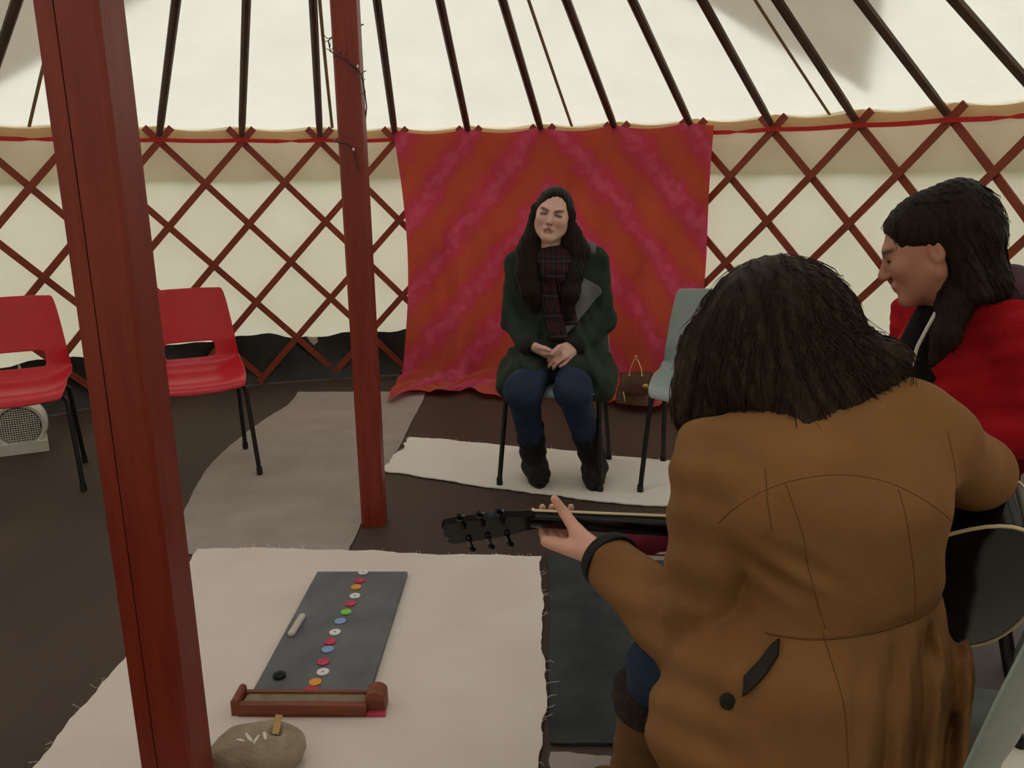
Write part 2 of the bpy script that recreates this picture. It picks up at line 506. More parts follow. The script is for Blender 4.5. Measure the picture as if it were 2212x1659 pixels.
# ------------------------------------------------------------------ floor coverings
def bvh_of(me):
    return BVHTree.FromPolygons([v.co for v in me.vertices], [tuple(p.vertices) for p in me.polygons])
def quad_rug(name, corners, nu, nv, material, label, z=0.006, th=0.005, wob=0.006, wave=0.0, fray=0, seed=1, edges=(1, 1, 1, 1), cat='rug', fn=None):
    """corners: near-left, near-right, far-right, far-left. A thin woven sheet with uneven edges and a little waviness."""
    rnd = random.Random(seed)
    P = [Vector((c[0], c[1], 0)) for c in corners]
    ph = [rnd.uniform(0, 6) for _ in range(8)]
    def edge_wob(t, k):
        return wob * (math.sin(t * 7 + ph[k]) * 1.0 + 0.6 * math.sin(t * 19 + ph[k + 1]) + 0.35 * math.sin(t * 53 + ph[k + 2]) + rnd.uniform(-.35, .35))
    def top(u, v):
        p = P[0].lerp(P[1], u).lerp(P[3].lerp(P[2], u), v)
        if u == 0: p.x += edge_wob(v, 0) * edges[0]
        if u == 1: p.x += edge_wob(v, 2) * edges[1]
        if v == 0: p.y += edge_wob(u, 1) * edges[2]
        if v == 1: p.y += edge_wob(u, 3) * edges[3]
        if fn: p = fn(p, u, v)
        h = wave * (0.5 + 0.5 * math.sin(p.x * 6.5 + 2.1 * p.y + ph[4]) * math.sin(p.y * 8 - 1.3 * p.x + ph[5]))
        e = min(u, 1 - u, v, 1 - v)
        p.z = z + th + h * min(1, e * 12 + 0.25)
        return p
    mb = MB()
    mb.grid(top, nu, nv)
    n1 = (nu + 1) * (nv + 1)
    tops = mb.v[:n1]
    # skirt and underside so that the sheet has real thickness
    bot = [(p[0], p[1], max(p[2] - th, z * 0.4)) for p in tops]
    mb.add(bot, [])
    W_ = nu + 1
    for i in range(nu):
        mb.f.append((i + 1, i, n1 + i, n1 + i + 1))
        a = nv * W_ + i; mb.f.append((a, a + 1, n1 + a + 1, n1 + a))
    for j in range(nv):
        a = j * W_; mb.f.append((a, a + W_, n1 + a + W_, n1 + a))
        a = j * W_ + nu; mb.f.append((a + W_, a, n1 + a, n1 + a + W_))
    o = tag(mb.build(name, material, None, angle=50), label, cat)
    if fray:
        fr = MB()
        for side in range(4):
            if not edges[side]: continue
            for _ in range(fray):
                t = rnd.random()
                u, v = ((0, t), (1, t), (t, 0), (t, 1))[side]
                i, j = min(nu, round(u * nu)), min(nv, round(v * nv))
                p = Vector(tops[j * W_ + i]); p.z -= th * 0.5
                out = Vector(((-1, 0, 0), (1, 0, 0), (0, -1, 0), (0, 1, 0))[side]) + Vector((rnd.uniform(-.8, .8), rnd.uniform(-.8, .8), 0))
                l_ = rnd.uniform(0.008, 0.022)
                q = p + out * l_ * 0.5 + Vector((0, 0, rnd.uniform(0, .006))); e = p + out * l_ + Vector((rnd.uniform(-.006, .006), rnd.uniform(-.006, .006), rnd.uniform(0, .01)))
                fr.tube([p, q, e], 0.0007, 3)
        fo = fr.build('frayed_threads', M['thread'], o, angle=None)
        fo['kind'] = 'stuff'
    return o

M['beige'] = cloth_mat('beige_canvas_cloth', srgb(234, 220, 212), srgb(243, 230, 222), 420, 3.5)
M['cream'] = cloth_mat('cream_canvas_cloth', srgb(244, 235, 226), srgb(250, 243, 236), 420, 3.0)
M['greycarpet'] = cloth_mat('grey_carpet', srgb(164, 151, 146), srgb(178, 165, 160), 260, 5.0, bump=0.5)
M['bluemat'] = cloth_mat('blue_grey_mat', srgb(54, 58, 62), srgb(74, 77, 79), 260, 7.0, bump=0.5)
quad_rug('carpet_strip', [(-1.235, 2.74), (-0.593, 2.70), (-0.530, 4.975), (-1.33, 5.015)], 24, 60, M['greycarpet'],
         'long grey carpet strip running back from beige cloth to the wall', z=0.002, th=0.004, wob=0.004, seed=3,
         fn=lambda p, u, v: Vector((p.x - (0.13 * math.sin(PI * min(1, v * 1.15)) * (1 - u)), p.y, 0)))
quad_rug('floor_cloth', [(-1.075, 1.25), (0.035, 1.25), (0.103, 2.66), (-1.120, 2.765)], 60, 70, M['beige'],
         'large beige canvas cloth with frayed edges under the slate board', z=0.008, wob=0.008, wave=0.006, fray=26, seed=5)
quad_rug('floor_cloth', [(-0.585, 3.52), (1.30, 2.96), (1.45, 3.50), (-0.530, 4.04)], 80, 24, M['cream'],
         'cream frayed cloth strip under the feet of the woman in green', z=0.003, wob=0.012, wave=0.012, fray=24, seed=9,
         fn=lambda p, u, v: Vector((p.x, p.y + 0.02 * math.sin(u * 6.2 + 1) - 0.05 * math.sin(PI * u) * (1 - v) - 0.03 * math.sin(PI * u) * v, 0)))
quad_rug('floor_mat', [(0.080, 1.690), (0.70, 1.66), (0.70, 2.605), (0.118, 2.668)], 24, 36, M['bluemat'],
         'dark blue-grey carpet mat beside the beige cloth', z=0.003, th=0.006, wob=0.003, seed=12)
quad_rug('floor_cloth', [(0.10, 1.15), (0.36, 1.10), (0.42, 1.62), (0.075, 1.655)], 16, 20, M['greycarpet'],
         'small grey carpet offcut in front of the blue-grey mat', z=0.002, th=0.004, wob=0.004, seed=15)
quad_rug('floor_cloth', [(0.95, 0.85), (1.75, 1.00), (1.70, 1.66), (1.02, 1.74)], 24, 30, M['cream'],
         'cream cloth on the floor at the lower right behind grey chair', z=0.003, wob=0.008, wave=0.008, seed=17)

# ------------------------------------------------------------------ tie-dyed wall hanging
def tiedye():
    m, nt, N, L, B = new_mat('tie_dyed_cotton')
    B.inputs['Roughness'].default_value = 0.85; B.inputs['Specular IOR Level'].default_value = 0.2
    B.inputs['Sheen Weight'].default_value = 0.15
    uv = N.new('ShaderNodeUVMap'); sp = N.new('ShaderNodeSeparateXYZ'); L.new(uv.outputs[0], sp.inputs[0])
    def math_(op, a, b=None, c=None):
        n_ = N.new('ShaderNodeMath'); n_.operation = op
        for i, q in enumerate((a, b, c)):
            if q is None: continue
            if isinstance(q, (int, float)): n_.inputs[i].default_value = q
            else: L.new(q, n_.inputs[i])
        return n_.outputs[0]
    x = math_('MULTIPLY', math_('ABSOLUTE', math_('SUBTRACT', sp.outputs[0], 0.485)), 1.95)
    z = math_('MULTIPLY', sp.outputs[1], 1.75)
    nz = N.new('ShaderNodeTexNoise'); nz.inputs['Scale'].default_value = 9; nz.inputs['Detail'].default_value = 5; nz.inputs['Roughness'].default_value = 0.65
    L.new(uv.outputs[0], nz.inputs['Vector'])
    warp = math_('MULTIPLY', math_('SUBTRACT', nz.outputs['Fac'], 0.5), 0.34)
    s = math_('ADD', math_('ADD', math_('MULTIPLY', x, 1.1), z), warp)
    band = math_('SINE', math_('MULTIPLY', s, 2 * PI / 0.43))
    # rungs across each band: the folds of the dyed bundle
    rung = math_('SINE', math_('MULTIPLY', math_('SUBTRACT', math_('MULTIPLY', x, 1.0), z), 62.0))
    n2 = N.new('ShaderNodeTexNoise'); n2.inputs['Scale'].default_value = 26; n2.inputs['Detail'].default_value = 4
    L.new(uv.outputs[0], n2.inputs['Vector'])
    f = math_('ADD', math_('ADD', math_('MULTIPLY', band, 0.5), math_('MULTIPLY', rung, 0.035)), math_('MULTIPLY', math_('SUBTRACT', n2.outputs['Fac'], 0.5), 1.1))
    rp = N.new('ShaderNodeValToRGB'); e = rp.color_ramp.elements
    e[0].position = 0.22; e[0].color = srgb(206, 88, 66)
    e[1].position = 0.95; e[1].color = srgb(222, 92, 122)
    k = rp.color_ramp.elements.new(0.48); k.color = srgb(206, 78, 74)
    k = rp.color_ramp.elements.new(0.70); k.color = srgb(210, 66, 96)
    L.new(math_('ADD', math_('MULTIPLY', f, 0.75), 0.5), rp.inputs['Fac'])
    L.new(rp.outputs['Color'], B.inputs['Base Color'])
    tr_ = N.new('ShaderNodeBsdfTranslucent'); mxs = N.new('ShaderNodeMixShader'); mxs.inputs['Fac'].default_value = 0.3   # thin cotton: daylight glows through
    L.new(rp.outputs['Color'], tr_.inputs['Color']); L.new(B.outputs[0], mxs.inputs[1]); L.new(tr_.outputs[0], mxs.inputs[2])
    L.new(mxs.outputs[0], N['Material Output'].inputs['Surface'])
    return m
M['tiedye'] = tiedye()
wh = MB()
HK0, HK1 = 2.98, 7.31
def hang_pt(u, v):
    # v: 0 bottom .. 1 top. The last part lies gathered on the floor.
    q = 1 - v
    kL = HK0 + 0.13 * math.sin(PI * min(1, q * 1.25)) - (0.20 * max(0, q - .8) / .2)
    kR = HK1 - 0.03 * math.sin(PI * q) - 0.04 * q
    k = kL + (kR - kL) * u
    a = az(k)
    pin = abs(math.sin(PI * (k - HK0) * 1.0)) ** 0.8          # 0 at the pins on the poles
    swag = math.exp(-q * 5.0)
    fold = 0.030 * math.sin(u * 29 + 2.2 * q) * min(1, q * 2.5) + 0.020 * math.sin(u * 57 - 6 * q + 1) * min(1, q * 2)
    fold += 0.020 * (1 - pin) * swag * math.cos(q * 9)
    fold += 0.012 * math.sin(9 * q + 11 * abs(u - .485) + 3 * math.sin(u * 9)) * min(1, q * 3)
    tot = 1.575 + 0.35
    s = q * tot
    drop = 1.555
    ztop = 1.578 - 0.030 * pin
    lean = 0.05 + 0.20 * max(0, q - .15) ** 1.6 + (0.06 * max(0, q - .5) * math.sin(u * 5 + 1))
    if s < drop - 0.02:
        z = ztop - s * (ztop - 0.045) / drop
        r = RAD - 0.035 - 0.9 * lean * (s / drop) ** 1.2 - fold - 0.02
    else:
        e = (s - drop + 0.02) / (tot - drop + 0.02)
        r0 = RAD - 0.055 - 0.9 * lean
        z = 0.026 + 0.016 * math.sin(u * 47 + e * 5) * (1 - 0.4 * e) + 0.034 * abs(math.sin(e * 7.0 + 2.0 * math.sin(u * 23))) * (1 - .5 * e) + 0.004
        z = max(z, 0.007)
        r = r0 - fold - (0.38 + 0.07 * math.sin(u * 13 + 2) + 0.03 * math.sin(u * 41)) * e
    return cyl(a, r, z)
wh.grid(hang_pt, 220, 130, uv=True)
hang = tag(wh.build('wall_hanging', M['tiedye'], angle=None), 'orange and pink tie-dyed cloth hung from the roof poles', 'wall hanging')

# ------------------------------------------------------------------ plastic shell chairs
M['redplastic'] = mat('red_plastic', srgb(200, 30, 46), srgb(206, 34, 50), 30, 0.32, 0.04, 400, spec=0.5)
M['greyplastic'] = mat('grey_green_plastic', srgb(148, 160, 158), srgb(156, 167, 164), 30, 0.38, 0.04, 400, spec=0.5)
M['rubber'] = mat('black_rubber', srgb(18, 18, 18), srgb(26, 26, 26), 40, 0.8)
def shell_mesh(name):
    prof = [(-0.214, 0.398, .185), (-0.205, 0.425, .195), (-0.150, 0.436, .203), (-0.05, 0.430, .208), (0.06, 0.420, .212), (0.135, 0.420, .214),
            (0.176, 0.440, .214), (0.191, 0.462, .212), (0.200, 0.480, .210), (0.216, 0.552, .204), (0.224, 0.574, .202), (0.246, 0.680, .190), (0.262, 0.745, .181), (0.272, 0.785, .172), (0.276, 0.797, .164)]
    us = [-1, -0.92, -0.70, -0.53, -0.45, -0.2, 0.2, 0.45, 0.53, 0.70, 0.92, 1]
    bm = bmesh.new(); V = []
    for i, (y, z, w) in enumerate(prof):
        t = i / (len(prof) - 1)
        row = []
        for u in us:
            back = max(0, min(1, (z - 0.44) / 0.12))
            seat = 1 - back
            dz = seat * (0.016 * u * u + (0.03 * max(0, abs(u) - .85) / .15 if 2 < i < 7 else 0))
            dy = -back * 0.045 * u * u
            row.append(bm.verts.new((u * w, y + dy, z + dz)))
        V.append(row)
    for i in range(len(prof) - 1):
        for j in range(len(us) - 1):
            if i in (8,) and 3 <= j <= 7: continue         # hand slot in the back
            bm.faces.new((V[i][j], V[i][j + 1], V[i + 1][j + 1], V[i + 1][j]))
    me = bpy.data.meshes.new(name)
    bm.to_mesh(me); bm.free()
    me.shade_smooth()
    return me
shell_me = {}
for c in ('redplastic', 'greyplastic'):
    me = shell_mesh('shell'); me.materials.append(M[c]); shell_me[c] = me
def leg_mesh(sx, front):
    mb = MB()
    if front: top, mid, bot = (0.165 * sx, -0.10, 0.404), (0.197 * sx, -0.125, 0.385), (0.216 * sx, -0.195, 0.0)
    else: top, mid, bot = (0.165 * sx, 0.10, 0.398), (0.190 * sx, 0.125, 0.385), (0.205 * sx, 0.215, 0.0)
    top, mid, bot = map(Vector, (top, mid, bot))
    mb.tube([top, mid.lerp(top, .4) + Vector((0, 0, .004)), mid, mid.lerp(bot, .08), bot + Vector((0, 0, .02))], 0.0105, 10)
    return mb.mesh('leg', True, 50), bot
legs = [(sx, fr) + leg_mesh(sx, fr) for sx in (-1, 1) for fr in (True, False)]
foot_me = MB().lathe([(0.011, 0.0), (0.0135, 0.002), (0.013, 0.03), (0.0112, 0.034)], 12).mesh('foot', True, 40)
foot_me.materials.append(M['rubber'])
for l_ in legs: l_[2].materials.append(M['blackmetal'])
rail_me = MB()
for y in (-0.10, 0.10):
    rail_me.tube([(-0.165, y, 0.404 if y < 0 else 0.398), (0, y, 0.400 if y < 0 else 0.396), (0.165, y, 0.404 if y < 0 else 0.398)], 0.010, 8)
for x in (-0.12, 0.12):
    rail_me.tube([(x, -0.10, 0.402), (x, 0.10, 0.397)], 0.008, 8)
rail_me = rail_me.mesh('under_frame', True, 50); rail_me.materials.append(M['blackmetal'])
def chair(name, plastic, loc, rz, label, group):
    t = thing(name, loc, label, 'chair', group, rz)
    o = link('shell', shell_me[plastic], None, t, True)
    md = o.modifiers.new('thickness', 'SOLIDIFY'); md.thickness = 0.0065; md.offset = 0
    md = o.modifiers.new('smooth', 'SUBSURF'); md.levels = 2; md.render_levels = 2
    for sx, fr, me, bot in legs:
        l_ = link('leg', me, None, t, True)
        f_ = link('foot', foot_me, None, l_, True)
        f_.location = (bot.x, bot.y, 0.0)
    link('under_frame', rail_me, None, t, True)
    return t
RC, GC = 'red plastic chairs along the wall', 'grey plastic chairs'
chair('plastic_chair', 'redplastic', (-1.415, 3.625, 0.007), 0.42, 'red plastic chair standing on the edge of the grey carpet strip', RC)
chair('plastic_chair', 'redplastic', (-2.13, 3.47, 0.001), 0.42, 'red plastic chair cut off by the left edge, beside the fan heater', RC)
chair('plastic_chair', 'greyplastic', (0.196, 3.50, 0.009), -0.23, 'grey plastic chair under the woman in the green coat', GC)
chair('plastic_chair', 'greyplastic', (0.800, 3.35, 0.009), -0.38, 'empty grey plastic chair beside the brown handbag', GC)

# ------------------------------------------------------------------ slate board with counters, tray, chalk
M['slate'] = mat('grey_slate', srgb(90, 92, 96), srgb(114, 116, 119), 7, 0.75, 0.15, 60, detail=8)
M['woodred'] = mat('worn_red_wood', srgb(112, 56, 36), srgb(140, 74, 48), 14, 0.6, 0.2, 60, stretch=(0.4, 3, 3))
M['woodworn'] = mat('worn_grey_wood', srgb(120, 104, 84), srgb(150, 132, 108), 22, 0.8, 0.3, 60)
ROW_Z = 0.0135
sb = thing('slate_board', (-0.512, 2.19, ROW_Z), 'grey slate board lying on the beige cloth with a wooden tray', 'board', rz=rad(-1.6))
mb = MB().box((0, 0.0, 0.010), (0.300, 0.665, 0.018), None, 0.003)
mb.build('slate', M['slate'], sb, local=True, angle=30)
tr = MB()
tr.box((-0.002, -0.370, 0.006), (0.318, 0.070, 0.012), None, 0.002)
tr.box((-0.002, -0.341, 0.016), (0.318, 0.012, 0.030), None, 0.003)
tr.box((-0.002, -0.395, 0.016), (0.318, 0.020, 0.034), None, 0.004)
tray = tr.build('tray', M['woodred'], sb, local=True, angle=30)
MB().box((-0.002, -0.366, 0.018), (0.306, 0.042, 0.016), None, 0.004).build('tray_groove', M['woodworn'], tray, local=True, angle=30)
def endcap(x0, x1, y0, y1, h):
    r_ = (x1 - x0) / 2
    out = [(x0, 0.0), (x1, 0.0)] + [(x0 + r_ + r_ * math.cos(a), h - r_ * .8 + r_ * .8 * math.sin(a)) for a in [PI * i / 12 for i in range(13)]]
    R_ = Matrix(((1, 0, 0, 0), (0, 0, 1, 0), (0, 1, 0, 0), (0, 0, 0, 1)))
    return MB().prism(out[::-1], y0, y1, R_).build('end_cap', M['woodred'], tray, local=True, angle=30)
endcap(-0.178, -0.160, -0.402, -0.335, 0.046); endcap(0.152, 0.200, -0.392, -0.345, 0.060)
MB().box((0.180, -0.398, 0.006), (0.046, 0.016, 0.010), None, 0.003).build('tape', mat('pink_tape', srgb(190, 60, 90), srgb(200, 70, 100), 40, 0.6), tray, local=True)
cols = {'white': M['bulb'], 'red': mat('crimson_counter', srgb(200, 28, 80), srgb(206, 34, 86), 60, 0.3), 'orange': mat('orange_counter', srgb(228, 152, 34), srgb(232, 158, 40), 60, 0.35),
        'green': mat('green_counter', srgb(126, 206, 70), srgb(130, 210, 76), 60, 0.35), 'blue': mat('blue_counter', srgb(128, 164, 216), srgb(134, 170, 220), 60, 0.35)}
cols['white'] = mat('white_counter', srgb(228, 226, 224), srgb(234, 232, 230), 60, 0.3)
seq = [('white', -0.498, 2.511), ('red', -0.500, 2.453), ('orange', -0.504, 2.410), ('white', -0.497, 2.353), ('red', -0.502, 2.305), ('green', -0.506, 2.255), ('blue', -0.513, 2.202),
       ('white', -0.516, 2.141), ('red', -0.520, 2.092), ('blue', -0.518, 2.052), ('red', -0.517, 1.992), ('white', -0.508, 1.945), ('orange', -0.518, 1.900), ('red', -0.521, 1.866)]
ords = ['first', 'second', 'third', 'fourth', 'fifth', 'sixth', 'seventh', 'eighth', 'ninth', 'tenth', 'eleventh', 'twelfth', 'thirteenth', 'last']
disc_me = {}
dot = MB().lathe([(0.0030, 0), (0.0030, 0.0006)], 10).mesh('hole', True, 40); dot.materials.append(mat('counter_hole', srgb(120, 118, 118), None, 40, 0.6))
for c in cols:
    me = MB().lathe([(0.0150, 0), (0.0165, 0.0012), (0.0162, 0.0036), (0.0146, 0.0042), (0.0130, 0.0034), (0.002, 0.0032)], 28).mesh('counter', True, 50)
    me.materials.append(cols[c]); disc_me[c] = me
for i, (c, x, y) in enumerate(seq):
    o = tag(link('counter', disc_me[c]), '%s round counter on the slate, %s of the row from the far end' % ({'red': 'crimson'}.get(c, c), ords[i]), 'counter', 'coloured counters in a row on the slate')
    o.location = (x, y, ROW_Z + 0.0192); o.rotation_euler = (rad(random.uniform(-1, 1)), 0, random.uniform(0, 6))
    if c in ('white', 'red'):
        h_ = link('hole', dot, None, o, True); h_.location = (0, 0, 0.0033)
ck = MB()
ck.prism([(0.011 * math.cos(a) * 0.9, 0.046 * (1 if math.sin(a) > 0 else -1) + 0.011 * math.sin(a)) for a in [2 * PI * i / 28 for i in range(28)]], 0.0, 0.014, Matrix.Translation((-0.6335, 2.176, ROW_Z + 0.0192)) @ Matrix.Rotation(rad(-5), 4, 'Z'))
cko = tag(ck.build('chalk_bar', mat('pale_chalk', srgb(196, 188, 182), srgb(208, 200, 194), 40, 0.9), angle=30), 'pale grey rounded chalk bar lying on the left of the slate', 'chalk')
b_ = cko.modifiers.new('round', 'BEVEL'); b_.width = 0.005; b_.segments = 3
kn = thing('dial_knob', (-0.618, 1.928, ROW_Z + 0.0192), 'small black round knob on the slate near the wooden tray', 'knob')
MB().lathe([(0.015, 0), (0.017, 0.002), (0.016, 0.008), (0.012, 0.011), (0.006, 0.010)], 20).build('rim', M['rubber'], kn, local=True)
MB().lathe([(0.005, 0.008), (0.005, 0.013), (0.003, 0.015)], 12).build('stud', M['blackmetal'], kn, local=True)

# stone with a wooden peg
def rock_mesh():
    bm = bmesh.new(); bmesh.ops.create_icosphere(bm, subdivisions=5, radius=1)
    from mathutils import noise
    for v in bm.verts:
        p = v.co.copy()
        n_ = noise.noise(p * 1.1 + Vector((3, 1, 2))) * 0.16 + noise.noise(p * 3.1) * 0.05 + noise.noise(p * 9) * 0.012
        q = p * (1 + n_)
        q.x *= 0.098; q.y *= 0.072; q.z *= 0.056
        if q.z < -0.040: q.z = -0.040 + (q.z + 0.040) * 0.15
        if q.x > 0.02 and q.z > 0.0: q.z += 0.012 * (q.x / 0.09)
        # drilled hollow for the peg
        d = math.hypot(q.x - 0.040, q.y + 0.012)
        if q.z > 0 and d < 0.016: q.z -= 0.022 * (1 - (d / 0.016) ** 2)
        v.co = q
    me = bpy.data.meshes.new('stone_body'); bm.to_mesh(me); bm.free(); me.shade_smooth(); return me
M['stone'] = mat('brown_grey_stone', srgb(142, 127, 107), srgb(176, 160, 140), 16, 0.85, 0.4, 120, detail=8)
rk = thing('stone', (-0.578, 1.615, 0.013), 'rounded brown-grey stone with a wooden peg stuck in it', 'stone', rz=rad(12))
ro = link('stone_body', rock_mesh(), M['stone'], rk, True); ro.location = (0, 0, 0.041)
pg = MB().box((0, 0, 0), (0.015, 0.011, 0.040), Matrix.Rotation(rad(-32), 3, 'X') @ Matrix.Rotation(rad(14), 3, 'Y'), 0.001).build('peg', mat('pale_wood', srgb(206, 170, 110), srgb(220, 186, 128), 30, 0.7, stretch=(1, 1, 0.2)), rk, local=True)
pg.location = (0.044, -0.002, 0.101)
rbv = bvh_of(ro.data)
for (x, y, w, l_, r_) in ((-0.016, -0.022, 0.008, 0.030, 30), (0.000, -0.030, 0.007, 0.024, -25), (0.018, -0.024, 0.008, 0.026, 12), (-0.034, -0.026, 0.006, 0.020, 60)):
    c_, s_ = math.cos(rad(r_)), math.sin(rad(r_))
    def mark(u, v, x=x, y=y, w=w, l_=l_, c_=c_, s_=s_):
        a_, b_ = (u - .5) * w * (1 - .5 * abs(2 * v - 1)), (v - .5) * l_
        hit = rbv.ray_cast(Vector((x + a_ * c_ - b_ * s_, y + a_ * s_ + b_ * c_, .3)), Vector((0, 0, -1)))
        return (hit[0] if hit[0] is not None else Vector((x, y, .05))) + Vector((0, 0, .0415))
    MB().grid(mark, 4, 8).build('white_mark', M['thread'], rk, local=True)
# ------------------------------------------------------------------ fan heater
M['whiteplastic'] = mat('white_plastic', srgb(222, 222, 216), srgb(230, 230, 224), 30, 0.4)
M['greymesh'] = mat('grey_grille', srgb(88, 86, 82), srgb(120, 118, 112), 200, 0.5)
fh = thing('fan_heater', (-2.42, 3.93, 0.001), 'white round fan heater on the floor under the left red chair', 'heater', rz=rad(24))
RX = Matrix.Rotation(rad(90), 4, 'X')
Mh = Matrix.Translation((0, 0, 0.135)) @ RX
MB().lathe([(0.085, -0.115), (0.112, -0.10), (0.120, -0.02), (0.120, 0.03), (0.112, 0.042), (0.098, 0.040), (0.096, 0.026), (0.02, 0.024)], 40, Mh).build('housing', M['whiteplastic'], fh, local=True)
MB().lathe([(0.094, 0.027), (0.093, 0.030), (0.01, 0.034)], 40, Mh).build('grille_back', M['greymesh'], fh, local=True)
gr = MB()
for i in range(-8, 9):
    x = i * 0.0108; h_ = math.sqrt(max(0, 0.092 ** 2 - x * x))
    gr.tube([(x, -0.036, 0.135 - h_), (x, -0.040, 0.135), (x, -0.036, 0.135 + h_)], 0.0017, 4)
    gr.tube([(-h_, -0.036, 0.135 + x), (0, -0.041, 0.135 + x), (h_, -0.036, 0.135 + x)], 0.0017, 4)
gr.build('grille', M['whiteplastic'], fh, local=True)
MB().prism([(-0.115, -0.055), (0.115, -0.055), (0.100, 0.08), (-0.100, 0.08)], 0, 0.055).build('foot', M['whiteplastic'], fh, local=True)
MB().lathe([(0.010, 0.043), (0.010, 0.047), (0.004, 0.048)], 12, Matrix.Translation((0, 0, 0.135 + 0.106)) @ RX).build('lamp', M['greymesh'], fh, local=True)

# ------------------------------------------------------------------ brown handbag by the empty chair
M['leather'] = mat('brown_leather', srgb(74, 44, 24), srgb(98, 60, 32), 12, 0.45, 0.2, 70)
M['gold'] = mat('brass', srgb(196, 164, 104), srgb(206, 176, 120), 40, 0.3, metal=0.8)
hb = thing('handbag', (0.690, 4.52, 0.045), 'small brown leather handbag with brass fittings between the grey chairs', 'handbag', rz=rad(-8))
bb = MB()
def bag_pt(u, v):
    a = 2 * PI * u; w = 0.105 - 0.018 * v; d = 0.062 - 0.030 * v
    c_, s_ = math.cos(a), math.sin(a)
    return Vector((w * math.copysign(abs(c_) ** .6, c_) + 0.006 * math.sin(7 * v + 3 * u * 6), d * math.copysign(abs(s_) ** .7, s_), 0.17 * v + 0.006 * math.sin(2 * a)))
bb.grid(bag_pt, 40, 10)
bb.add([bag_pt(i / 40, 0) for i in range(40)], [tuple(range(39, -1, -1))]); bb.add([bag_pt(i / 40, 1) for i in range(40)], [tuple(range(40))])
bb.build('body', M['leather'], hb, local=True, angle=50)
MB().grid(lambda u, v: Vector(((u - .5) * 0.17, -0.036 - 0.030 * math.sin(PI * v / 2) - 0.003, 0.172 - 0.085 * v - 0.02 * (1 - (2 * u - 1) ** 2) * v)), 12, 8).build('flap', M['leather'], hb, local=True)
for sx in (-1, 1):
    MB().tube([(sx * 0.035, -0.04, 0.165), (sx * 0.030, -0.035, 0.20), (sx * 0.012, -0.03, 0.245), (0, -0.028, 0.262)], 0.0035, 6).build('strap', M['gold'], hb, local=True)
    MB().lathe([(0.004, -0.004), (0.008, 0), (0.004, 0.004)], 12, Matrix.Translation((sx * 0.036, -0.045, 0.165)) @ RX).build('stud', M['gold'], hb, local=True)
MB().lathe([(0.004, -0.006), (0.009, 0), (0.004, 0.006)], 14, Matrix.Translation((0, -0.03, 0.268)) @ RX).build('ring', M['gold'], hb, local=True)
MB().lathe([(0.008, -0.008), (0.016, 0), (0.008, 0.008)], 16, Matrix.Translation((0.055, -0.075, 0.112)) @ RX).build('clasp', M['gold'], hb, local=True)
MB().tube([(-0.07, -0.06, 0.09), (-0.06, -0.07, 0.05), (-0.055, -0.068, 0.02)], 0.004, 6).build('zip_pull', M['gold'], hb, local=True)

# ------------------------------------------------------------------ string of tiny lights wound round the far post
fw = thing('light_string', (-0.537, 2.94, 1.32), 'dark wire of tiny lights wound round the far red post', 'light string')
p1 = [(-0.488, 3.045, 1.80), (-0.555, 3.05, 1.775), (-0.594, 3.03, 1.76), (-0.592, 2.95, 1.735), (-0.585, 2.938, 1.70), (-0.561, 2.938, 1.687), (-0.539, 2.938, 1.676), (-0.522, 2.938, 1.658), (-0.506, 2.938, 1.646), (-0.488, 2.938, 1.629), (-0.483, 2.945, 1.605), (-0.4835, 2.97, 1.565), (-0.485, 3.0, 1.53), (-0.50, 3.043, 1.48), (-0.56, 3.046, 1.45), (-0.594, 3.03, 1.43)]
p2 = [(-0.594, 3.03, 1.43), (-0.600, 2.98, 1.419), (-0.590, 2.942, 1.414), (-0.545, 2.938, 1.405), (-0.527, 2.937, 1.391), (-0.522, 2.938, 1.362), (-0.515, 2.939, 1.316)]
MB().tube(p1 + p2[1:], 0.0022, 6).build('wire', M['wire'], fw)
rnd = random.Random(4)
for p in p1[3:12] + [(-0.60, 2.97, 1.745), (-0.585, 2.94, 1.715)]:
    p = Vector(p)
    for _ in range(2):
        d_ = Vector((rnd.uniform(-1, 1), -0.2, rnd.uniform(-0.4, 1))).normalized() * rnd.uniform(0.012, 0.024)
        MB().tube([p, p + d_ * .6 + Vector((0, 0, .002)), p + d_], 0.0012, 4).build('bulb_stalk', M['wire'], fw)
for p in ((-0.527, 2.935, 1.388), (-0.497, 2.935, 1.652)):
    MB().lathe([(0.001, -0.006), (0.0045, 0), (0.001, 0.006)], 12, Matrix.Translation(p)).build('bulb', M['bulb'], fw)
# ------------------------------------------------------------------ soft bodies: a small distance-field modeller
def A(*v): return np.array(v, dtype=np.float32)
class Prim:
    def __init__(s, fn, c, r, k=0.02, op='u'):
        s.fn, s.c, s.r, s.k, s.op = fn, np.array(c, np.float32), float(r), float(k), op
def cone(a, b, ra, rb, k=0.02, S=None, op='u'):
    """tapered capsule; S squashes it along the world axes"""
    a = A(*a); b = A(*b); m = (a + b) / 2
    S_ = A(*(S or (1, 1, 1))); mn = float(S_.min())
    a2 = (a - m) / S_; d = (b - m) / S_ - a2; dd = float(d @ d) + 1e-12
    def fn(P):
        q = (P - m) / S_ - a2
        t = np.clip((q @ d) / dd, 0, 1)
        return (np.sqrt(((q - t[:, None] * d) ** 2).sum(1)) - (ra + (rb - ra) * t)) * mn
    return Prim(fn, m, np.linalg.norm(b - a) / 2 + max(ra, rb) * float(S_.max()), k, op)
